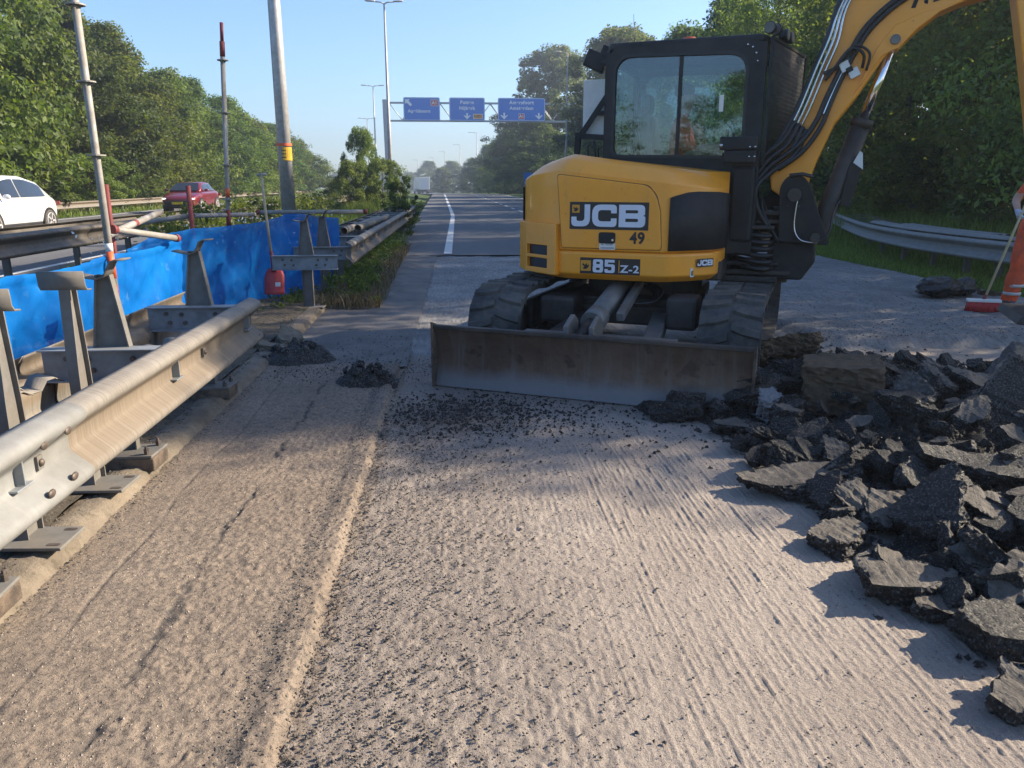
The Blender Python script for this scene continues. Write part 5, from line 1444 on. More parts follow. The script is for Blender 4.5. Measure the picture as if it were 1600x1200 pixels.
wrap('side_panel', [(.385, 1.062), (.42, 1.045), (.50, .98), (.57, .92), (.64, .845), (.70, .76), (.735, .62), (.745, .40)], .985, 1.40, M['darkpanel'], .008, [1.385, 1.40, 1.425, 1.432, 1.43, 1.428, 1.42, 1.41])
wrap('side_panel', [(-.985, .56), (-1.03, .40), (-1.055, .25), (-1.068, .0), (-1.06, -.2)], 1.18, 1.46, M['darkpanel'])
# vent corner of the counterweight with two real slots
vp = [(-.50, 1.062), (-.60, 1.00), (-.70, .93), (-.83, .83), (-.90, .72), (-.97, .60), (-1.02, .42), (-1.05, .25), (-1.06, 0)]
vo_ = []; vi_ = []
for a, b in vp:
    v = Vector((a + .15, b - .30)).normalized()
    vo_.append((a + v.x * .04, -(b + v.y * .04))); vi_.append((a - v.x * .05, -(b - v.y * .05)))
pl_ = vo_ + vi_[::-1]
VB = MB().prism(pl_, 'z', .765, 1.175).build('vent_corner', M['yellow'], EX)
cuts = []
fm = Vector((-.90, -.78, 0)); fd = Vector((.26, -.18, 0)).normalized(); ang = math.atan2(fd.y, fd.x)
for zc in (.955, .848):
    c_ = MB().box((-.725, -.945, zc), (.30, .17, .078), 0, (R(-12), 0, ang)).build('slot_cutter', M['black'], EX)
    cuts.append(c_)
    md = VB.modifiers.new('cut', 'BOOLEAN'); md.object = c_; md.operation = 'DIFFERENCE'; md.solver = 'EXACT'
bpy.context.view_layer.update()
me = bpy.data.meshes.new_from_object(VB.evaluated_get(bpy.context.evaluated_depsgraph_get()))
VB.modifiers.clear(); VB.data = me
for c_ in cuts: bpy.data.objects.remove(c_)
md = VB.modifiers.new('bevel', 'BEVEL'); md.width = .012; md.segments = 3; md.limit_method = 'ANGLE'; md.angle_limit = R(40)
bk_ = []
for a, b in [(-.50, 1.06), (-.60, .99), (-.70, .915), (-.83, .815), (-.90, .70), (-.955, .60)]:
    v = Vector((a + .15, b - .30)).normalized() * .018
    bk_.append((a + v.x, -(b + v.y)))
MB().add([(x, y, .79) for x, y in bk_] + [(x, y, 1.04) for x, y in bk_], [(i, i + 1, 7 + i, 6 + i) for i in range(5)]).build('vent_backing', M['blackdecal'], VB, fix=False)  # plain black sheet added so the slots look dark inside
# decals
def decal_fill(x, z, w, h, mat, y, name, parent, r=.004, d=.0012):
    return flat_shape(name, [rnd_poly([(-w / 2, -h / 2), (w / 2, -h / 2), (w / 2, h / 2), (-w / 2, h / 2)], r, 3)], mat, parent, face_y(x, y, z), d)
def emblem(x, z, s_, y, parent):
    sq = decal_fill(x, z, s_, s_, M['yellowdecal'], y, 'emblem', parent)
    flat_shape('emblem_mark', [[(-.30, -.28), (.05, -.34), (.30, -.12), (.34, .12), (.16, .02), (.10, .26), (-.06, .06), (-.28, .24), (-.32, .04), (-.12, -.08)]], M['blackdecal'], sq, face_y(x, y - .0028, z) @ Matrix.Diagonal((s_, s_, 1, 1)), .0012)
PL = decal_fill(-.085, 1.245, .635, .212, M['blackdecal'], -1.0895, 'logo_plate', EX)
LJ = rnd_poly([(205, 325), (280, 325), (280, 40), (25, 40), (25, 165), (95, 165), (95, 110), (205, 110)], [0, 0, 105, 95, 0, 0, 40, 50])
LC = rnd_poly([(640, 215), (640, 325), (310, 325), (310, 40), (640, 40), (640, 150), (565, 150), (565, 110), (390, 110), (390, 255), (565, 255), (565, 215)], [0, 105, 115, 115, 105, 0, 0, 35, 50, 50, 35, 0])
LB1 = rnd_poly([(670, 40), (1018, 40), (1018, 180), (982, 188), (1012, 196), (1012, 325), (670, 325)], [0, 95, 60, 0, 60, 90, 0])
LB2 = rnd_poly([(757, 218), (757, 258), (922, 258), (922, 218)], [0, 0, 22, 22]); LB3 = rnd_poly([(757, 108), (757, 150), (925, 150), (925, 108)], [0, 0, 22, 22])
def jcb(x, z, w, y, parent, mats='white'):
    k = w / 1060
    f = lambda pl: [((p[0] - 530) * k, (p[1] - 180) * k) for p in pl]
    flat_shape('lettering', [f(LJ), f(LC), f(LB1), f(LB2), f(LB3)], M[mats], parent, face_y(x, y, z), .0012)
jcb(-.085, 1.245, .635, -1.0922, PL)
emblem(-.085 + (85 - 530) * .635 / 1060, 1.245 + (268 - 180) * .635 / 1060, .062, -1.0922, PL)
P2 = decal_fill(-.065, .852, .49, .128, M['blackdecal'], -1.0822, 'model_plate', EX)
E8 = [rnd_poly([(2, 0), (98, 0), (98, 56), (90, 60), (96, 64), (96, 118), (4, 118), (4, 64), (10, 60), (2, 56)], [22, 22, 16, 0, 16, 20, 20, 16, 0, 16], 3), rnd_poly([(32, 22), (68, 22), (68, 44), (32, 44)], 7, 3), rnd_poly([(33, 76), (67, 76), (67, 97), (33, 97)], 7, 3)]
E5 = rnd_poly([(112, 0), (206, 0), (206, 78), (142, 78), (142, 94), (202, 94), (202, 118), (113, 118), (113, 55), (176, 55), (176, 23), (142, 23), (142, 34), (112, 34)], [22, 24, 20, 3, 0, 0, 0, 0, 4, 8, 8, 4, 0, 0], 3)
flat_shape('lettering', [[(-.205 + p[0] * .00089, .80 + p[1] * .00088) for p in pl] for pl in E8 + [E5]], M['white'], P2, face_y(0, -1.0850, 0), .0012)
text_mesh('lettering', 'Z-2', .080, M['white'], P2, face_y(.098, -1.0850, .832), .0020, 1.2, .0012, 'CENTER', 1.1)
decal_fill(.012, .852, .007, .10, M['yellowdecal'], -1.085, 'divider', P2)
emblem(-.262, .852, .084, -1.085, P2)
HD = decal_fill(-.092, 1.075, .135, .088, M['black'], -1.0905, 'door_latch', EX, .02, .004)
MB().tube([(-.045, -1.096, 1.06), (-.045, -1.0985, 1.06)], .009, 12).build('keyhole', M['hosechrome'], HD)
SK = decal_fill(-.088, .999 + .012, .128, .056, M['whiteplastic'], -1.0892, 'maker_sticker', EX)
for k, (dx, w_, dz) in enumerate(((-.04, .02, .012), (.015, .06, .013), (0, .11, -.014))):
    decal_fill(-.088 + dx, 1.011 + dz, w_, .012, M['pole'], -1.0912, 'print', SK)
text_mesh('fleet_number', '49', .122, M['blackdecal'], EX, face_y(.150, -1.0895, 1.075), .004, .92, .001, 'CENTER', 1.08)
th2 = math.atan2(-.92 + 1.045, .57 - .42)     # small logo on the bevelled front corner
dirv = Vector((.70 - .57, -(.76 - .92), 0)).normalized()
Msm = Matrix.Translation((.645, -.842, .885)) @ Matrix.Rotation(math.atan2(dirv.y, dirv.x), 4, 'Z') @ Matrix.Rotation(R(90), 4, 'X')
PS = flat_shape('logo_plate', [rnd_poly([(-.085, -.032), (.085, -.032), (.085, .032), (-.085, .032)], .006)], M['blackdecal'], EX, Msm @ Matrix.Translation((0, 0, .004)), .0012)
k_ = .17 / 1060
flat_shape('lettering', [[((p[0] - 530) * k_, (p[1] - 180) * k_) for p in pl] for pl in (LJ, LC, LB1, LB2, LB3)], M['white'], PS, Msm @ Matrix.Translation((0, 0, .0066)), .0012)
Msb = Matrix.Translation((.545, -.938, .80)) @ Matrix.Rotation(math.atan2(dirv.y, dirv.x), 4, 'Z') @ Matrix.Rotation(R(90), 4, 'X')
HS = flat_shape('hook_sticker', [rnd_poly([(-.02, -.035), (.02, -.035), (.02, .035), (-.02, .035)], .004)], M['whiteplastic'], EX, Msb @ Matrix.Translation((.02, .012, .006)), .0012)
text_mesh('print', 'g', .05, M['blackdecal'], HS, Msb @ Matrix.Translation((.02, .016, .0085)), .001, 1, .0006)

# deck, cab
MB().prism([(-.36, .95), (-.36, -.30), (.74, -.30), (.95, -.26), (1.10, .90), (.9, 1.0)], 'z', .90, 1.16).build('deck', M['black'], EX, bevel=.02)
MB().box((.0, .1, .80), (1.5, 1.5, .16)).build('turntable_frame', M['darksteel'], EX, bevel=.02)
MB().tube([(0, 0, .52), (0, 0, .76)], .52, 28, 0, True, False).build('slew_ring', M['darksteel'], EX, bevel=.01)
MB().box((.84, -.20, 1.32), (.20, .20, .62)).build('front_pillar', M['black'], EX, bevel=.03)
hole = rnd_poly([(-.275, 1.735), (.80, 1.715), (.795, 2.50), (-.275, 2.525)], [.06, .05, .15, .15], 8)
outer = rnd_poly([(-.37, 1.14), (.95, 1.14), (.92, 2.595), (-.345, 2.615)], [.02, .02, .06, .16], 8)
FR = flat_shape('cab_frame', [outer, hole], M['black'], EX, face_y(0, -.235, 0), .025)
lip0 = rnd_poly([(-.30, 1.71), (.825, 1.69), (.82, 2.525), (-.30, 2.55)], [.07, .06, .17, .17], 8)
flat_shape('window_seal', [lip0, hole], M['hose'], FR, face_y(0, -.262, 0), .004)
flat_shape('window', [rnd_poly([(-.285, 1.725), (.81, 1.705), (.805, 2.51), (-.285, 2.535)], [.06, .05, .15, .15], 6)], M['glass'], EX, face_y(0, -.232, 0), .002)
MB().box((.275, -.243, 2.11), (.028, .02, .80)).build('window_mullion', M['black'], EX)
MB().box((.62, -.246, 2.13), (.035, .004, .13)).build('window_sticker', M['whiteplastic'], EX)
Mr = Matrix.Translation((-.35, 0, 0)) @ Matrix.Rotation(R(90), 4, 'Z') @ Matrix.Rotation(R(90), 4, 'X')
ro_ = rnd_poly([(-.25, 1.14), (.95, 1.14), (.93, 2.60), (-.24, 2.60)], [.02, .02, .14, .1], 6); rh_ = rnd_poly([(-.16, 1.72), (.86, 1.72), (.84, 2.50), (-.15, 2.50)], .1, 6)
flat_shape('cab_frame', [ro_, rh_], M['black'], EX, Mr, .02)
flat_shape('window', [rh_], M['glass'], EX, Mr, .002)
lo_ = rnd_poly([(-.37, 1.14), (1.10, 1.14), (1.08, 2.60), (-.345, 2.60)], .08); lh_ = rnd_poly([(-.27, 1.35), (1.0, 1.35), (.98, 2.50), (-.26, 2.50)], .1, 6)
flat_shape('cab_frame', [lo_, lh_], M['black'], EX, face_y(0, .93, 0), .02)
flat_shape('window', [lh_], M['glass'], EX, face_y(0, .93, 0), .002)
MB().prism(rnd_poly([(-.36, -.25), (.935, -.25), (1.16, .93), (-.36, .95)], .08), 'z', 2.575, 2.645).build('cab_roof', M['black'], EX, bevel=.025, seg=3)
mb = MB()
mb.beam((.93, -.24, 1.15), (.92, -.24, 2.58), .06, .06); mb.beam((1.13, .91, 1.15), (1.12, .91, 2.58), .06, .06)
mb.beam((.93, -.24, 1.60), (1.13, .91, 1.60), .05, .06); mb.beam((.92, -.24, 2.55), (1.12, .91, 2.55), .05, .06)
mb.build('cab_frame', M['black'], EX)
gq = Vector((1.20 - .985, .92 + .25, 0)); g0v = Vector((.985, -.25, 0))
mb = MB()
for i in range(33):
    p = g0v + gq * (i / 32)
    mb.tube([(p.x, p.y, 1.66), (p.x, p.y, 2.60)], .0030, 4)
for i in range(27):
    z = 1.67 + i * .0352
    mb.tube([tuple(g0v + Vector((0, 0, z))), tuple(g0v + gq + Vector((0, 0, z)))], .0020, 4)
GD = mb.build('front_guard', simple('guard_wire', (.085, .08, .075), .6, .2, .2, 9), EX, fix=False)
mb = MB()
for p in (g0v, g0v + gq): mb.beam(tuple(p + Vector((0, 0, 1.64))), tuple(p + Vector((0, 0, 2.62))), .025, .02)
for z in (1.65, 2.61): mb.beam(tuple(g0v + Vector((0, 0, z))), tuple(g0v + gq + Vector((0, 0, z))), .02, .02)
mb.build('guard_rim', M['black'], GD)
flat_shape('windscreen', [[(-.58, 1.63), (.58, 1.63), (.58, 2.53), (-.58, 2.53)]], M['glass'], EX, Matrix.Translation((1.03, .335, 0)) @ Matrix.Rotation(math.atan2(gq.y, gq.x), 4, 'Z') @ Matrix.Rotation(R(90), 4, 'X'), .002)
MB().box((.30, .45, 1.20), (.75, .62, .12)).box((.16, .42, 1.42), (.46, .48, .12)).box((-.08, .42, 1.78), (.12, .46, .66), 0, (0, R(-8), 0)).box((-.13, .42, 2.2), (.09, .26, .18)).build('seat', M['hose'], EX, bevel=.04)
MB().box((.45, .15, 1.62), (.34, .12, .30)).box((.45, .70, 1.62), (.34, .12, .30)).tube([(.62, .16, 1.76), (.64, .16, 1.95)], .018, 8).tube([(.62, .70, 1.76), (.64, .70, 1.95)], .018, 8).build('control_console', M['black'], EX, bevel=.03)
# lamps, beacon, aerial, mirror, rear panel
def lamp_part(c, d, r=.048):
    o = MB().tube([tuple(Vector(c) - Vector(d) * .05), tuple(Vector(c)), tuple(Vector(c) + Vector(d) * .02)], [r * .7, r, r], 16, 0, True, False).build('work_lamp', M['black'], EX, bevel=.006)
    MB().tube([tuple(Vector(c) + Vector(d) * .019), tuple(Vector(c) + Vector(d) * .026)], r * .86, 16).build('lens', M['grey_cyl'], o)
for c, d in (((.96, -.22, 2.685), (-.35, -.94, 0)), ((1.00, -.12, 2.685), (-.35, -.94, 0)), ((1.06, .1, 2.675), (.98, -.2, 0)), ((1.09, .24, 2.675), (.98, -.2, 0))):
    lamp_part(c, d)
MB().tube([(.26, .2, 2.64), (.26, .2, 2.66)], .075, 18, 0, True, False).build('beacon_base', M['black'], EX)
MB().loft([[(.26 + r * math.cos(k * math.pi / 8), .2 + r * math.sin(k * math.pi / 8), z) for k in range(16)] for r, z in ((.068, 2.66), (.066, 2.70), (.05, 2.722), (.02, 2.728))]).build('beacon', M['orangepaint'], EX)
MB().tube([(-.30, .55, 2.62), (-.31, .56, 2.80), (-.33, .57, 3.02)], [.006, .004, .002], 6).build('aerial', M['black'], EX)
mb = MB(); mb.box((-.60, .28, 2.585), (.20, .10, .155), 0, (0, R(24), R(10))); mb.box((-.50, .28, 2.66), (.09, .08, .10), 0, (0, R(24), 0)); mb.beam((-.36, .2, 2.50), (-.56, .26, 2.58), .04, .035)
mb.build('rear_lamp', M['black'], EX, bevel=.012)
MB().box((-.60, .36, 2.17), (.27, .025, .53)).build('white_panel', M['whiteplastic'], EX, bevel=.008)
mb = MB(); mb.beam((-.37, .30, 2.45), (-.74, .30, 1.93), .03, .045); mb.beam((-.37, .30, 2.13), (-.60, .30, 2.13), .03, .04); mb.beam((-.37, .30, 1.90), (-.78, .30, 1.93), .04, .05); mb.beam((-.76, .30, 1.96), (-.78, .30, 1.60), .05, .05)
mb.build('panel_bracket', M['black'], EX)
mb = MB(); mb.tube([(-.62, .2, 1.66), (-.64, .2, 1.82), (-.58, .2, 1.88), (-.55, .2, 1.70)], .010, 6); mb.tube([(-.52, .2, 1.66), (-.54, .2, 1.80), (-.47, .2, 1.84), (-.44, .2, 1.68)], .010, 6)
mb.build('grab_handle', M['hose'], EX)
mb = MB(); mb.box((.80, -.40, 1.805), (.30, .09, .105)); mb.box((.815, -.40, 1.70), (.25, .08, .10)); mb.beam((.68, -.38, 1.72), (.70, -.24, 1.70), .03, .03)
MR = mb.build('mirror', M['black'], EX, bevel=.012)
for x in (.90, .94):
    for z in (1.775, 1.70): MB().ball((x - .01, -.447, z), .009, 0, 5).build('bolt', M['hosechrome'], MR)
MB().ball((.665, -.44, 1.79), .016, 0, 6).build('knob', M['hosechrome'], MR)
for x, z in ((.80, 2.565), (.84, 2.545), (.87, 2.50), (.885, 2.44)): MB().ball((x, -.262, z), .010, 0, 5).build('bolt', M['hosechrome'], FR)

# king post and swing bracket
mb = MB()
mb.box((.86, -.02, .70), (.62, .46, .05)); mb.box((.84, -.02, 1.135), (.56, .50, .035)); mb.box((.66, -.12, .92), (.14, .42, .42)); mb.box((.86, -.02, .83), (.62, .40, .035))
mb.build('front_bracket', M['darksteel'], EX, bevel=.012)
nose = rnd_poly([(.72, -.22), (1.28, -.20), (1.36, 0), (1.28, .20), (.72, .22)], [.02, .14, .1, .14, .02], 6)
for z0, z1 in ((1.165, 1.20), (1.235, 1.265), (.735, .775)):
    MB().prism(nose, 'z', z0, z1).build('swing_lug', M['darksteel'], EX, bevel=.008)
MB().tube([(1.16, 0, .66), (1.16, 0, 1.30)], .085, 18, 0, True, False).build('king_pin', M['darksteel'], EX, bevel=.008)
MB().prism([(1.05, .70), (1.36, .70), (1.46, .86), (1.44, 1.02), (1.08, 1.02)], 'y', -.17, .17).build('swing_post', M['darkpanel'], EX, bevel=.02)
lug = rnd_poly([(1.155, 1.02), (1.56, 1.00), (1.50, 1.13), (1.36, 1.49), (1.30, 1.56), (1.19, 1.56), (1.13, 1.47)], [.02, .05, .03, .05, .07, .07, .08], 5)
for y in (-.235, .20):
    MB().prism(lug, 'y', y, y + .035).build('boom_lug', M['darkpanel'], EX, bevel=.008)
mb = MB(); mb.tube([(1.25, -.27, 1.40), (1.25, .27, 1.40)], .04, 16, 0, True, False); mb.tube([(1.25, -.28, 1.40), (1.25, -.235, 1.40)], .055, 16, 0, True, False)
for dx in (-.05, .04): mb.ball((1.25 + dx, -.24, 1.31), .014, 0, 5)
mb.tube([(1.20, -.26, 1.555), (1.30, -.27, 1.565), (1.38, -.26, 1.545)], .016, 8); mb.tube([(1.44, -.27, 1.06), (1.44, .27, 1.06)], .04, 14, 0, True, False)
mb.build('pivot_pin', M['hosechrome'] if False else M['darksteel'], EX, bevel=.004)
# boom
lowb = [(1.34, 1.48), (1.40, 1.68), (1.50, 1.95), (1.655, 2.17), (1.80, 2.42), (1.845, 2.485), (1.90, 2.495), (2.02, 2.62), (2.16, 2.735), (2.30, 2.79), (2.62, 2.86)]
upb = [(2.80, 3.02), (2.82, 3.18), (2.70, 3.26), (2.35, 3.28), (2.0, 3.24), (1.75, 3.14), (1.58, 3.0), (1.49, 2.84), (1.42, 2.58), (1.28, 2.14), (1.15, 1.80), (1.04, 1.54), (1.06, 1.44), (1.15, 1.38), (1.28, 1.38)]
BM = MB().prism(lowb + upb, 'y', -.13, .13).build('boom', M['yellow'], EX, bevel=.014, seg=3)
MB().prism([(1.62, 2.17), (1.79, 2.44), (1.845, 2.475), (1.90, 2.49), (2.01, 2.62), (2.15, 2.73), (2.28, 2.785), (2.05, 2.74), (1.86, 2.66), (1.75, 2.50)], 'y', -.142, .142).build('cylinder_lug', M['yellow'], BM, bevel=.006)
MB().tube([(1.872, -.165, 2.555), (1.872, .165, 2.555)], .036, 18, 0, True, False).build('pin', M['grey_cyl'], BM, bevel=.004)
flat_shape('boom_decal', [[(2.10, 2.80), (2.55, 2.91), (2.55, 2.94), (2.10, 2.835)]], M['darkpanel'], BM, face_y(0, -.132, 0), .0015)
flat_shape('boom_decal', [[(1.955, 2.77), (1.985, 2.77), (2.01, 2.86), (2.03, 2.93), (1.99, 2.93), (1.98, 2.86)], [(2.04, 2.80), (2.065, 2.79), (2.07, 2.93), (2.03, 2.93)]], M['darkpanel'], BM, face_y(0, -.132, 0), .0015)
# boom cylinder in front of the boom
ca, cb = Vector((1.455, 0, 1.06)), Vector((1.87, 0, 2.555))
cd_ = (cb - ca)
CY = MB().tube([tuple(ca), tuple(ca + cd_ * .02), tuple(ca + cd_ * .60)], [.075, .075, .075], 20).tube([tuple(ca + cd_ * .585), tuple(ca + cd_ * .625)], .084, 20).build('boom_cylinder', M['darksteel'], EX)
MB().tube([tuple(ca + cd_ * .60), tuple(cb)], .036, 18).build('rod', M['chrome'], CY)
MB().prism([(1.60, 1.32), (1.68, 1.30), (1.74, 1.62), (1.70, 1.72), (1.64, 1.62)], 'y', -.075, .075).build('cylinder_guard', M['darkpanel'], CY, bevel=.008)
MB().prism([(1.672, 1.655), (1.75, 1.60), (1.735, 1.73), (1.712, 1.745)], 'y', -.08, -.076).build('reflector', M['whiteplastic'], CY)
# dipper, bucket (mostly beyond the frame)
MB().prism([(2.60, 3.34), (2.56, 3.16), (2.62, 2.86), (2.80, 2.13), (3.02, 1.18), (3.16, 1.16), (3.20, 1.30), (3.14, 2.3), (3.02, 2.95), (2.86, 3.30), (2.74, 3.42)], 'y', -.115, .115).build('dipper', M['yellow'], EX, bevel=.014, seg=3)
MB().tube([(2.0, 0, 3.36), (2.55, 0, 3.46)], .06, 16).tube([(2.55, 0, 3.46), (2.74, 0, 3.40)], .034, 12).build('dipper_cylinder', M['darksteel'], EX)
bk = [(3.02, 1.22), (3.20, 1.22), (3.42, 1.02), (3.50, .78), (3.40, .56), (3.18, .44), (2.92, .46), (2.95, .52), (3.16, .52), (3.33, .64), (3.40, .80), (3.32, .97), (3.16, 1.12), (3.02, 1.12)]
MB().prism(bk, 'y', -.38, .38).build('bucket', M['darksteel'], EX, bevel=.008)
# hoses and pipes
def hose(pts, r=.017, mat='hose', n=8):
    return MB().tube([tuple(p) for p in smooth([(a, -b, z) for a, b, z in pts], 6)], r, n).build('hose' if mat == 'hose' else 'pipe', M[mat], EX, fix=False)
for k in range(4):
    o_ = k * .036
    hose([(.98 + o_, .06 + .05 * k, 1.10), (.90 + o_ * .6, .12 + .04 * k, 1.30), (.90 + o_ * .5, .2 + .02 * k, 1.50 - o_ * .3), (.98 + o_ * .8, .21, 1.70 - o_), (1.12 + o_, .19, 1.83 - o_), (1.20 + o_ * .9, .17, 1.98 - o_ * .6)], .021)
for k in range(3):
    o_ = k * .032
    hose([(1.18 + o_ * .9, .17 - .01 * k, 1.95 - o_ * .6), (1.24 + o_, .17, 2.10 - o_ * .5), (1.33 + o_, .17, 2.38 - o_ * .5), (1.40 + o_, .17, 2.58 - o_ * .4), (1.455 + o_ * .7, .16, 2.80 - o_ * .2), (1.56 + o_ * .7, .15, 3.0), (1.75, .14, 3.16 - o_)], .010, 'hosechrome')
hose([(1.05, .19, 1.75), (1.17, .16, 1.98), (1.29, .155, 2.30), (1.36, .155, 2.5), (1.42, .15, 2.72), (1.46, .15, 2.86), (1.60, .10, 3.08)], .022)
hose([(1.08, .2, 1.66), (1.25, .20, 1.80), (1.36, .175, 1.97), (1.42, .165, 2.14), (1.50, .16, 2.34), (1.58, .155, 2.52), (1.66, .15, 2.66), (1.80, .15, 2.80), (1.95, .145, 2.90)], .021)
hose([(1.10, .2, 1.60), (1.28, .20, 1.74), (1.40, .18, 1.93), (1.46, .168, 2.12), (1.53, .16, 2.32), (1.61, .155, 2.50), (1.69, .15, 2.64), (1.83, .15, 2.78), (1.98, .145, 2.88)], .019)
hose([(1.41, .172, 2.02), (1.455, .165, 2.16), (1.53, .16, 2.36), (1.62, .155, 2.54)], .011, 'hosechrome')
hose([(1.40, .18, 2.28), (1.50, .20, 2.42), (1.58, .21, 2.50), (1.66, .21, 2.45), (1.66, .17, 2.36)], .012)
hose([(1.42, .18, 2.30), (1.52, .19, 2.46), (1.60, .20, 2.52), (1.70, .20, 2.46), (1.69, .17, 2.34)], .010)
mb = MB(); mb.box((1.535, -.165, 2.375), (.07, .05, .075), 0, (0, R(-28), 0)); mb.box((1.605, -.165, 2.325), (.075, .05, .07), 0, (0, R(-28), 0)); mb.box((1.57, -.165, 2.35), (.05, .06, .04), 1, (0, R(-28), 0)); mb.build('hose_valve', [M['whiteplastic'], M['black']], EX, bevel=.006)
for p_, q_ in (((1.38, -.16, 2.33), (1.56, -.16, 2.40)), ((1.13, -.17, 1.90), (1.27, -.17, 1.86))): MB().beam(p_, q_, .04, .026).build('hose_clamp', M['darksteel'], EX)
for k in range(6):
    z = 1.08 - k * .055
    hose([(.80, .10, z + .01), (.90, .22, z + .0), (1.02, .25, z - .015), (1.10, .20, z - .01), (1.13, .05, z + .02)], .022)
hose([(1.06, .10, 1.18), (1.00, .16, 1.36), (1.02, .2, 1.25), (1.16, .235, 1.02)], .012)
hose([(1.28, .25, 1.38), (1.27, .25, 1.15), (1.33, .25, 1.04), (1.46, .25, 1.02)], .007, 'hosechrome')
hose([(1.46, .25, 1.02), (1.54, .22, 1.10), (1.56, .16, 1.26), (1.60, .10, 1.36)], .009)

# undercarriage
MB().box((0, 0, .46), (1.00, 1.5, .20)).prism([(-.55, -.8), (.55, -.8), (.72, -.3), (.72, .5), (-.72, .5), (-.72, -.3)], 'z', .34, .50).build('undercarriage', M['darksteel'], EX, bevel=.02)
def track(xc):
    r = .30; yb, yf = 1.12, -1.14
    L_ = []
    n = 26
    for k in range(n): L_.append((yf + (yb - yf) * k / n, .655 + .010 * math.sin(k), 0.0))
    for k in range(14): a = R(90 - 180 * k / 14); L_.append((yb + r * math.cos(a), .345 + (.31) * math.sin(a), 0))
    for k in range(n): L_.append((yb - (yb - yf) * k / n, .035, 0))
    for k in range(14): a = R(-90 - 180 * k / 14); L_.append((yf + r * math.cos(a), .345 + .31 * math.sin(a), 0))
    P_ = [Vector((0, y, z)) for y, z, _ in L_]; N = len(P_)
    cen = lambda p: Vector((0, max(yf, min(yb, p.y)), .345))
    nr = [((p - cen(p)).normalized() if abs((p - cen(p)).length) > 1e-5 else Vector((0, 0, 1))) for p in P_]
    w = .225; mb = MB(); vs = []
    for p, q in zip(P_, nr):
        i_ = p - q * .035
        vs += [(xc - w, p.y, p.z), (xc + w, p.y, p.z), (xc + w, i_.y, i_.z), (xc - w, i_.y, i_.z)]
    fs = [(4 * i + k, 4 * i + (k + 1) % 4, 4 * ((i + 1) % N) + (k + 1) % 4, 4 * ((i + 1) % N) + k) for i in range(N) for k in range(4)]
    mb.add(vs, fs, 0, False)
    # lugs
    d = [0]
    for i in range(N): d.append(d[-1] + (P_[(i + 1) % N] - P_[i]).length)
    tot = d[-1]; npitch = 44
    def at(s_):
        s_ %= tot
        i = max(j for j in range(N) if d[j] <= s_ + 1e-9); f = (s_ - d[i]) / (d[i + 1] - d[i])
        return P_[i].lerp(P_[(i + 1) % N], f), nr[i].lerp(nr[(i + 1) % N], f).normalized(), (P_[(i + 1) % N] - P_[i]).normalized()
    for k in range(npitch):
        for s_ in (-1, 1):
            p, q, t_ = at(tot * (k + (.5 if s_ > 0 else 0)) / npitch)
            xs_ = [.012, .10, .215]; dd = [.030, .0, -.022]
            v = []
            for x, e in zip(xs_, dd):
                for hh, ww in ((.0, .036), (.026, .024)):
                    for sg in (-1, 1):
                        c = p + q * hh + t_ * (e + sg * ww)
                        v.append((xc + s_ * x, c.y, c.z))
            f = []
            for j in (0, 1):
                b_ = 4 * j
                f += [(b_, b_ + 4, b_ + 6, b_ + 2), (b_ + 2, b_ + 6, b_ + 7, b_ + 3), (b_ + 3, b_ + 7, b_ + 5, b_ + 1)]
            f += [(0, 2, 3, 1), (8, 9, 11, 10)]
            mb.add(v, f, 0, False)
    # inner guide lugs
    for k in range(0, npitch):
        p, q, t_ = at(tot * k / npitch)
        c = p - q * .06
        mb.add([tuple(Vector((xc + sx * .035, c.y, c.z)) + t_ * st * .03 + q * sq * .03) for sx in (-1, 1) for st in (-1, 1) for sq in (-1, 1)], [(0, 1, 3, 2), (4, 6, 7, 5), (0, 4, 5, 1), (2, 3, 7, 6), (0, 2, 6, 4), (1, 5, 7, 3)])
    T_ = mb.build('track', M['rubber'], EX)
    fr = MB(); fr.box((xc, 0, .36), (.20, 2.05, .20)); fr.box((xc + (-.13 if xc > 0 else .13), 0, .40), (.06, 1.9, .26)); fr.build('track_frame', M['darksteel'], T_, bevel=.02)
    for y, rr in ((1.12, .255), (-1.14, .255)):
        wl_ = MB(); wl_.tube([(xc - .09, y, .345), (xc + .09, y, .345)], rr, 22, 0, True, False); wl_.tube([(xc - .12, y, .345), (xc + .12, y, .345)], rr * .45, 16, 0, True, False); wl_.build('idler', M['darksteel'], T_, bevel=.01)
    for y in (-.72, -.36, 0, .36, .72):
        MB().tube([(xc - .11, y, .16), (xc + .11, y, .16)], .085, 14, 0, True, False).build('roller', M['darksteel'], T_, bevel=.006)
for xc in (-.925, .925): track(xc)
# dozer blade, arms, ram
fp = [(-1.995 - .055 * ((z - .22) / .23) ** 2, z) for z in [.006 + .466 * k / 16 for k in range(17)]]
bp = fp + [(y + .036, z) for y, z in fp[::-1]]
BL = MB().prism(bp, 'x', -1.15, 1.15).build('blade', M['blade'], EX)
for f_ in BL.data.polygons: f_.use_smooth = len(f_.vertices) == 4
BL.data.set_sharp_from_angle(angle=R(40))
mb = MB(); mb.box((0, -2.042, .458), (2.302, .05, .03)); mb.build('top_edge', M['darksteel'], BL, bevel=.006)
for s_ in (-1, 1):
    MB().prism([(-2.075, .0), (-1.93, .0), (-1.93, .34), (-2.0, .47), (-2.075, .495)], 'x', s_ * 1.158 - .008, s_ * 1.158 + .008).build('end_plate', M['rust'], BL)
    MB().beam((s_ * .30, -.75, .40), (s_ * .42, -1.95, .27), .13, .13).build('blade_arm', M['grey_cyl'] if s_ > 0 else M['darksteel'], EX, bevel=.015)
MB().box((.02, -1.80, .40), (1.15, .30, .03)).build('tread_plate', M['grey_cyl'], EX, bevel=.006)
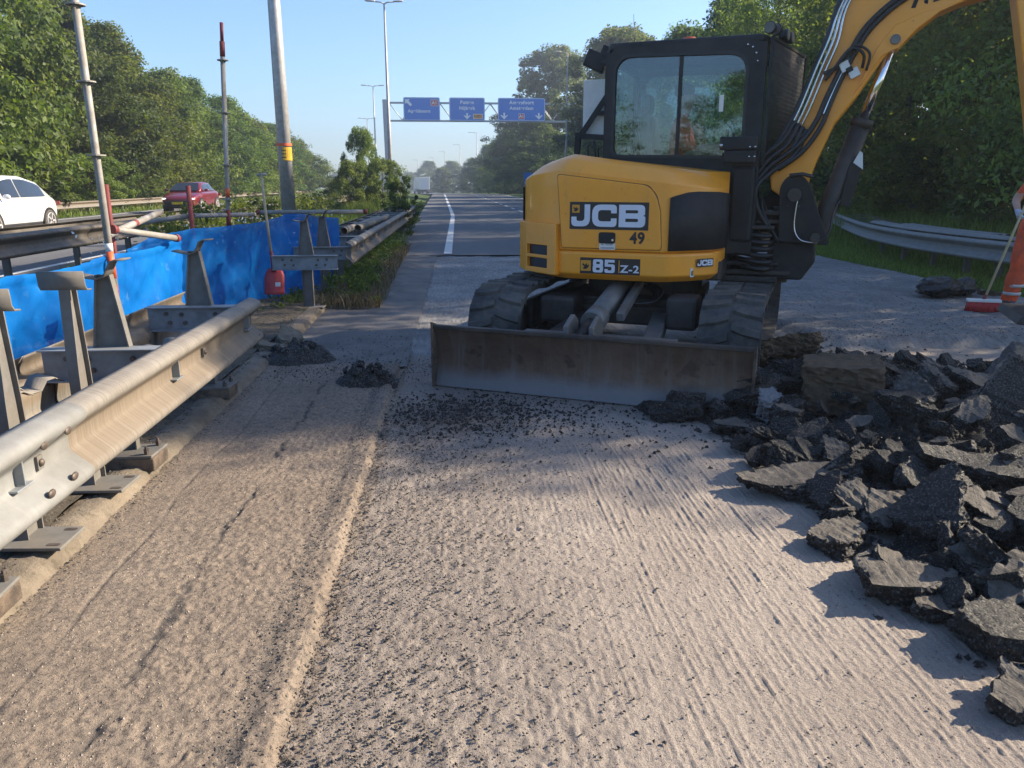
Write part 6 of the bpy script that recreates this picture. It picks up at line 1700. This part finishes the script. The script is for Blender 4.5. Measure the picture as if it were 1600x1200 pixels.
RM = MB().tube([(-.02, -.72, .70), (-.06, -1.45, .50)], .082, 18).tube([(-.055, -1.42, .508), (-.07, -1.56, .47)], .092, 18).build('blade_cylinder', M['grey_cyl'], EX)
MB().box((.115, -1.08, .60), (.06, .72, .07), 0, (R(15), 0, 0)).build('cylinder_cover', M['grey_cyl'], RM, bevel=.01)
MB().tube([(-.07, -1.55, .475), (-.09, -1.86, .39)], .045, 14).build('rod', M['darksteel'], RM)
for x in (-.17, .02): MB().prism([(-1.62, .38), (-1.90, .38), (-1.90, .50), (-1.72, .56), (-1.62, .50)], 'x', x - .018, x + .018).build('clevis', M['grey_cyl'], EX, bevel=.006)
MB().box((.52, -.95, .50), (.24, .30, .26)).build('frame_block', M['darksteel'], EX, bevel=.03); MB().box((-.5, -.95, .48), (.3, .3, .22)).build('frame_block', M['darksteel'], EX, bevel=.03)
for k in range(3):
    hose([(.10 + .05 * k, .60, .66), (.22 + .04 * k, .75, .62), (.26, .92, .56), (.10, 1.0, .55)], .014)

# ------------------------------------------------------------------ people
def skin_body(name, nodes, edges, root, paint, mats, parent, sub=2):
    """nodes: {key: (pos, radius)}; one continuous skinned body; paint(center) -> material index"""
    ks = list(nodes); ix = {k: i for i, k in enumerate(ks)}
    me = bpy.data.meshes.new(name + '_src'); me.from_pydata([nodes[k][0] for k in ks], [(ix[a], ix[b]) for a, b in edges], [])
    o = bpy.data.objects.new(name + '_src', me); COL.objects.link(o)
    md = o.modifiers.new('skin', 'SKIN'); md.use_smooth_shade = True
    sd = o.modifiers.new('sub', 'SUBSURF'); sd.levels = sub; sd.render_levels = sub
    if not me.skin_vertices: me.skin_vertices.new()
    for k, i in ix.items():
        sv = me.skin_vertices[0].data[i]; r = nodes[k][1]
        sv.radius = r if isinstance(r, tuple) else (r, r); sv.use_root = (k == root)
    bpy.context.view_layer.update()
    m2 = bpy.data.meshes.new_from_object(o.evaluated_get(bpy.context.evaluated_depsgraph_get()))
    bpy.data.objects.remove(o)
    m2.materials.clear()
    for m in mats: m2.materials.append(M[m])
    for p in m2.polygons:
        p.material_index = paint(p.center); p.use_smooth = True
    m2.name = name
    return link(bpy.data.objects.new(name, m2), parent)
M['hivis'] = simple('orange_hi_vis', (.80, .10, .025), .75, 0, .18, 9, .2, dirt=(.30, .06, .03), dirt_amt=.75)
M['reflective'] = simple('reflective_tape', (.50, .49, .47), .45, .2, .15, 15)
M['skin'] = simple('skin', (.50, .29, .21), .55, 0, .08, 9)
M['glove'] = simple('white_blue_glove', (.50, .54, .66), .8, 0, .35, 30)
M['boot'] = simple('grey_boot', (.085, .085, .095), .7, 0, .3, 14, .2)
M['darkcloth'] = simple('dark_cloth', (.03, .032, .04), .85, 0, .3, 12)
M['hair'] = simple('brown_hair', (.05, .032, .02), .6, 0, .3, 40)
M['helmet'] = simple('white_helmet', (.70, .70, .68), .4, 0, .05, 5)

def hand_nodes(nodes, edges, wrist, w, fwd, side, up, curl):
    """five fingers: palm from the wrist along fwd; side = towards the thumb; up = back of hand"""
    F_, S_, U_ = (Vector(v).normalized() for v in (fwd, side, up)); W_ = Vector(w)
    nodes['palm'] = (tuple(W_ + F_ * .045), (.036, .018)); edges.append((wrist, 'palm'))
    for i, (s_, L_) in enumerate(((.030, .078), (.010, .085), (-.010, .078), (-.029, .062))):
        b = W_ + F_ * .085 + S_ * s_
        k0 = 'f%da' % i; nodes[k0] = (tuple(b), .0105); edges.append(('palm', k0))
        prev = b; prevk = k0; a = 0
        for j, fr in enumerate((.45, .32, .23)):
            a += curl[j]
            d = F_ * math.cos(a) - U_ * math.sin(a)
            prev = prev + d * (L_ * fr); k = 'f%d%d' % (i, j); nodes[k] = (tuple(prev), .0095 - .001 * j); edges.append((prevk, k)); prevk = k
    t0 = W_ + F_ * .03 + S_ * .034; t1 = t0 + (F_ * .6 + S_ * .55 - U_ * .5).normalized() * .036; t2 = t1 + (F_ * .7 - S_ * .1 - U_ * .75).normalized() * .03
    for k, p, r in (('t0', t0, .0125), ('t1', t1, .011), ('t2', t2, .009)): nodes[k] = (tuple(p), r)
    edges += [('palm', 't0'), ('t0', 't1'), ('t1', 't2')]

def face_parts(root, c, fwd, s_=1.0):
    """nose, eyes, ears, mouth on a head centred at c"""
    F_ = Vector(fwd).normalized(); R_ = F_.cross(Vector((0, 0, 1))).normalized(); c = Vector(c)
    mb = MB()
    for sg in (-1, 1): mb.ball(tuple(c + F_ * .088 + R_ * sg * .033 + Vector((0, 0, .012))), .011, 0, 6)
    mb.build('eyes', M['darkcloth'], root)
    mb = MB(); mb.loft([[tuple(c + F_ * f + R_ * (w * math.cos(a)) + Vector((0, 0, z)) + F_ * w * math.sin(a)) for a in [k * math.pi / 3 for k in range(6)]] for f, w, z in ((.094, .006, .022), (.103, .010, -.006), (.108, .014, -.024), (.096, .010, -.034))])
    for sg in (-1, 1): mb.ball(tuple(c + R_ * sg * .083 + Vector((0, 0, -.004))), .026, 0, 6, (.5, .5, 1.0))
    mb.build('nose_and_ears', M['skin'], root)
    mb = MB(); mb.ball(tuple(c + F_ * .092 + Vector((0, 0, -.056))), .022, 0, 6, (1, 1, .28)); mb.build('mouth', simple('lips', (.36, .14, .12), .5, 0, .05, 9), root)

# standing worker with the broom
WK = empty('person', (6.47, 8.28, .085), 0, 'person in dirty orange hi-vis work clothes cut off by the right edge, holding the broom', 'person')
n_ = {'pel': ((0, 0, .98), (.155, .12)), 'waist': ((-.01, 0, 1.14), (.145, .115)), 'chest': ((0, .01, 1.34), (.165, .125)), 'neck0': ((.0, .02, 1.50), (.075, .07)), 'neck': ((-.005, .005, 1.55), .055),
      'jaw': ((-.02, -.012, 1.60), (.062, .07)), 'head': ((-.015, -.005, 1.68), (.078, .092)), 'crown': ((-.01, .0, 1.755), (.062, .072)),
      'shR': ((-.185, .01, 1.435), .068), 'elR': ((-.30, .07, 1.22), .046), 'wrR': ((-.372, -.082, 1.125), .030),
      'shL': ((.185, .01, 1.435), .068), 'elL': ((.25, .06, 1.16), .046), 'wrL': ((.235, -.03, .95), .031), 'hdL': ((.232, -.05, .86), (.040, .022)),
      'hipR': ((-.135, 0, .90), .125), 'knR': ((-.205, -.02, .52), .100), 'anR': ((-.235, .0, .15), .088), 'heR': ((-.24, .01, .055), .056), 'toR': ((-.285, -.10, .045), (.046, .04)),
      'hipL': ((.115, 0, .90), .112), 'knL': ((.13, -.01, .52), .090), 'anL': ((.13, .06, .14), .078), 'heL': ((.13, .07, .055), .052), 'toL': ((.07, -.06, .045), (.048, .04))}
e_ = [('pel', 'waist'), ('waist', 'chest'), ('chest', 'neck0'), ('neck0', 'neck'), ('neck', 'jaw'), ('jaw', 'head'), ('head', 'crown'), ('chest', 'shR'), ('shR', 'elR'), ('elR', 'wrR'), ('chest', 'shL'), ('shL', 'elL'), ('elL', 'wrL'), ('wrL', 'hdL'),
      ('pel', 'hipR'), ('hipR', 'knR'), ('knR', 'anR'), ('anR', 'heR'), ('heR', 'toR'), ('pel', 'hipL'), ('hipL', 'knL'), ('knL', 'anL'), ('anL', 'heL'), ('heL', 'toL')]
hand_nodes(n_, e_, 'wrR', (-.372, -.082, 1.125), (.05, -.45, -.88), (.1, -.9, .45), (-.95, -.1, 0), (1.1, 1.1, .7))
def paintW(c):
    if c.z < .115: return 3
    if c.x < -.25 and .9 < c.z < 1.135: return 2
    if c.x < -.262 and c.z < 1.30 and c.z > .9: return 1
    if c.z > 1.525 and abs(c.x) < .13: return 1
    return 0
WB = skin_body('body', n_, e_, 'pel', paintW, ('hivis', 'skin', 'glove', 'boot'), WK)
for v in WB.data.vertices:
    q = v.co
    if q.z < 1.5 and not (q.x < -.25 and q.z > .9) and q.z > .11:
        v.co += v.normal * (mnoise.noise(Vector((q.x * 9, q.y * 9, q.z * 7))) * .020 + mnoise.noise(Vector((q.x * 20, q.y * 20, q.z * 26))) * .008)
face_parts(WB, (-.015, -.005, 1.675), (-.4, -.9, 0))
def band(name, key, c, rx, ry, h, mat, parent, tilt=(0, 0, 0)):
    mb = MB(); vs = [(rx * math.cos(a), ry * math.sin(a), z) for z in (-h / 2, h / 2) for a in [k * 2 * math.pi / 24 for k in range(24)]]
    mb.add(vs, [(k, (k + 1) % 24, 24 + (k + 1) % 24, 24 + k) for k in range(24)], 0, True)
    return mb.build(name, M[mat], parent, c, solid=.004, fix=False, rot=tilt)
for s_, ax, ay in ((-1, -.222, -.002), (1, .13, .045)):
    band('reflective_band', 0, (ax, ay, .20), .088, .088, .035, 'reflective', WB); band('reflective_band', 0, (ax + (.012 if s_ < 0 else 0), ay - .008, .29), .091, .091, .035, 'reflective', WB)
band('reflective_band', 0, (0, 0, 1.05), .185, .135, .05, 'reflective', WB)
mb = MB(); mb.loft([[(-.012 + r * 1.0 * math.cos(k * math.pi / 8), .0 + r * 1.18 * math.sin(k * math.pi / 8), z) for k in range(16)] for r, z in ((.115, 1.715), (.112, 1.735), (.096, 1.76), (.09, 1.80), (.066, 1.845), (.02, 1.86))]); mb.build('helmet', M['helmet'], WB)
# broom
BR = empty('broom', (5.86, 8.18, .085), 0, 'push broom with white back and red bristles held by the worker', 'broom')
rb = R(-20)
MB().box((0, 0, .135), (.34, .085, .035), 0, (0, 0, rb)).build('head', M['whiteplastic'], BR, bevel=.008)
mb = MB()
rg = random.Random(3)
for i in range(30):
    for j in range(6):
        x = -.155 + .31 * i / 29; y = -.033 + .066 * j / 5
        px = x * math.cos(rb) - y * math.sin(rb); py = x * math.sin(rb) + y * math.cos(rb)
        mb.tube([(px, py, .122), (px * 1.10 + rg.uniform(-.006, .006), py * 1.15 + rg.uniform(-.008, .004), .012)], [.0065, .008], 5)
mb.build('bristles', simple('red_bristles', (.42, .03, .035), .6, 0, .3, 30), BR, fix=False)
MB().tube([(0, .0, .14), (.235, -.035, 1.03), (.345, -.05, 1.46)], [.0135, .0135, .012], 10).build('handle', simple('pale_wood_handle', (.55, .45, .26), .6, 0, .12, 10), BR)
MB().tube([(.276, -.041, 1.19), (.287, -.0425, 1.235)], .0145, 10).build('handle_label', M['whiteplastic'], BR)
MB().tube([(-.008, 0, .13), (.012, 0, .20)], .021, 10).build('socket', M['redpaint'], BR)

# operator in the cab
OPM = Matrix.Translation((1.72, 7.05, 0)) @ Matrix.Rotation(R(-25.3), 4, 'Z')
OP = empty('person', tuple(OPM @ Vector((.16, .42, 1.48))), R(-25.3), 'person in an orange hi-vis vest sitting in the excavator cab', 'person')
n_ = {'pel': ((0, 0, .08), (.15, .13)), 'waist': ((.01, 0, .26), (.14, .11)), 'chest': ((.03, 0, .46), (.165, .12)), 'neck0': ((.04, 0, .60), .07), 'neck': ((.05, 0, .65), .055), 'jaw': ((.075, 0, .70), (.062, .062)), 'head': ((.065, 0, .78), (.078, .09)), 'crown': ((.05, 0, .85), (.06, .07)),
      'shR': ((.03, -.18, .54), .064), 'elR': ((.12, -.24, .30), .045), 'wrR': ((.36, -.25, .32), .03), 'hdR': ((.43, -.25, .33), (.035, .025)),
      'shL': ((.03, .18, .54), .064), 'elL': ((.12, .24, .30), .045), 'wrL': ((.36, .25, .32), .03), 'hdL': ((.43, .25, .33), (.035, .025)),
      'hipR': ((.06, -.11, .06), .10), 'knR': ((.44, -.13, .10), .075), 'anR': ((.50, -.13, -.20), .05), 'hipL': ((.06, .11, .06), .10), 'knL': ((.44, .13, .10), .075), 'anL': ((.50, .13, -.20), .05)}
e_ = [('pel', 'waist'), ('waist', 'chest'), ('chest', 'neck0'), ('neck0', 'neck'), ('neck', 'jaw'), ('jaw', 'head'), ('head', 'crown')] + [('chest', 'sh' + s) for s in 'RL'] + [('sh' + s, 'el' + s) for s in 'RL'] + [('el' + s, 'wr' + s) for s in 'RL'] + [('wr' + s, 'hd' + s) for s in 'RL'] + [('pel', 'hip' + s) for s in 'RL'] + [('hip' + s, 'kn' + s) for s in 'RL'] + [('kn' + s, 'an' + s) for s in 'RL']
OB = skin_body('body', n_, e_, 'pel', lambda c: 1 if c.z > .625 or (c.x > .22 and c.z > .22) else (0 if c.z > .15 else 2), ('hivis', 'skin', 'darkcloth'), OP)
face_parts(OB, (.065, 0, .775), (1, 0, 0))
mb = MB(); mb.ball((.045, 0, .825), .095, 0, 8, (1.0, .9, .75)); mb.build('hair', M['hair'], OB)

# ------------------------------------------------------------------ air
hz = MB().box((-40, 260, 15.0), (560, 790, 44)).build('haze', bpy.data.materials.new('haze_air'))
hm = hz.data.materials[0]; hm.use_nodes = True
hn = hm.node_tree.nodes; hl = hm.node_tree.links
hn.remove(hn['Principled BSDF'])
pv = hn.new('ShaderNodeVolumePrincipled'); pv.inputs['Color'].default_value = (.86, .92, 1, 1); pv.inputs['Density'].default_value = .0015; pv.inputs['Anisotropy'].default_value = .6
hl.new(pv.outputs[0], hn['Material Output'].inputs['Volume'])
tag(hz, kind='stuff')
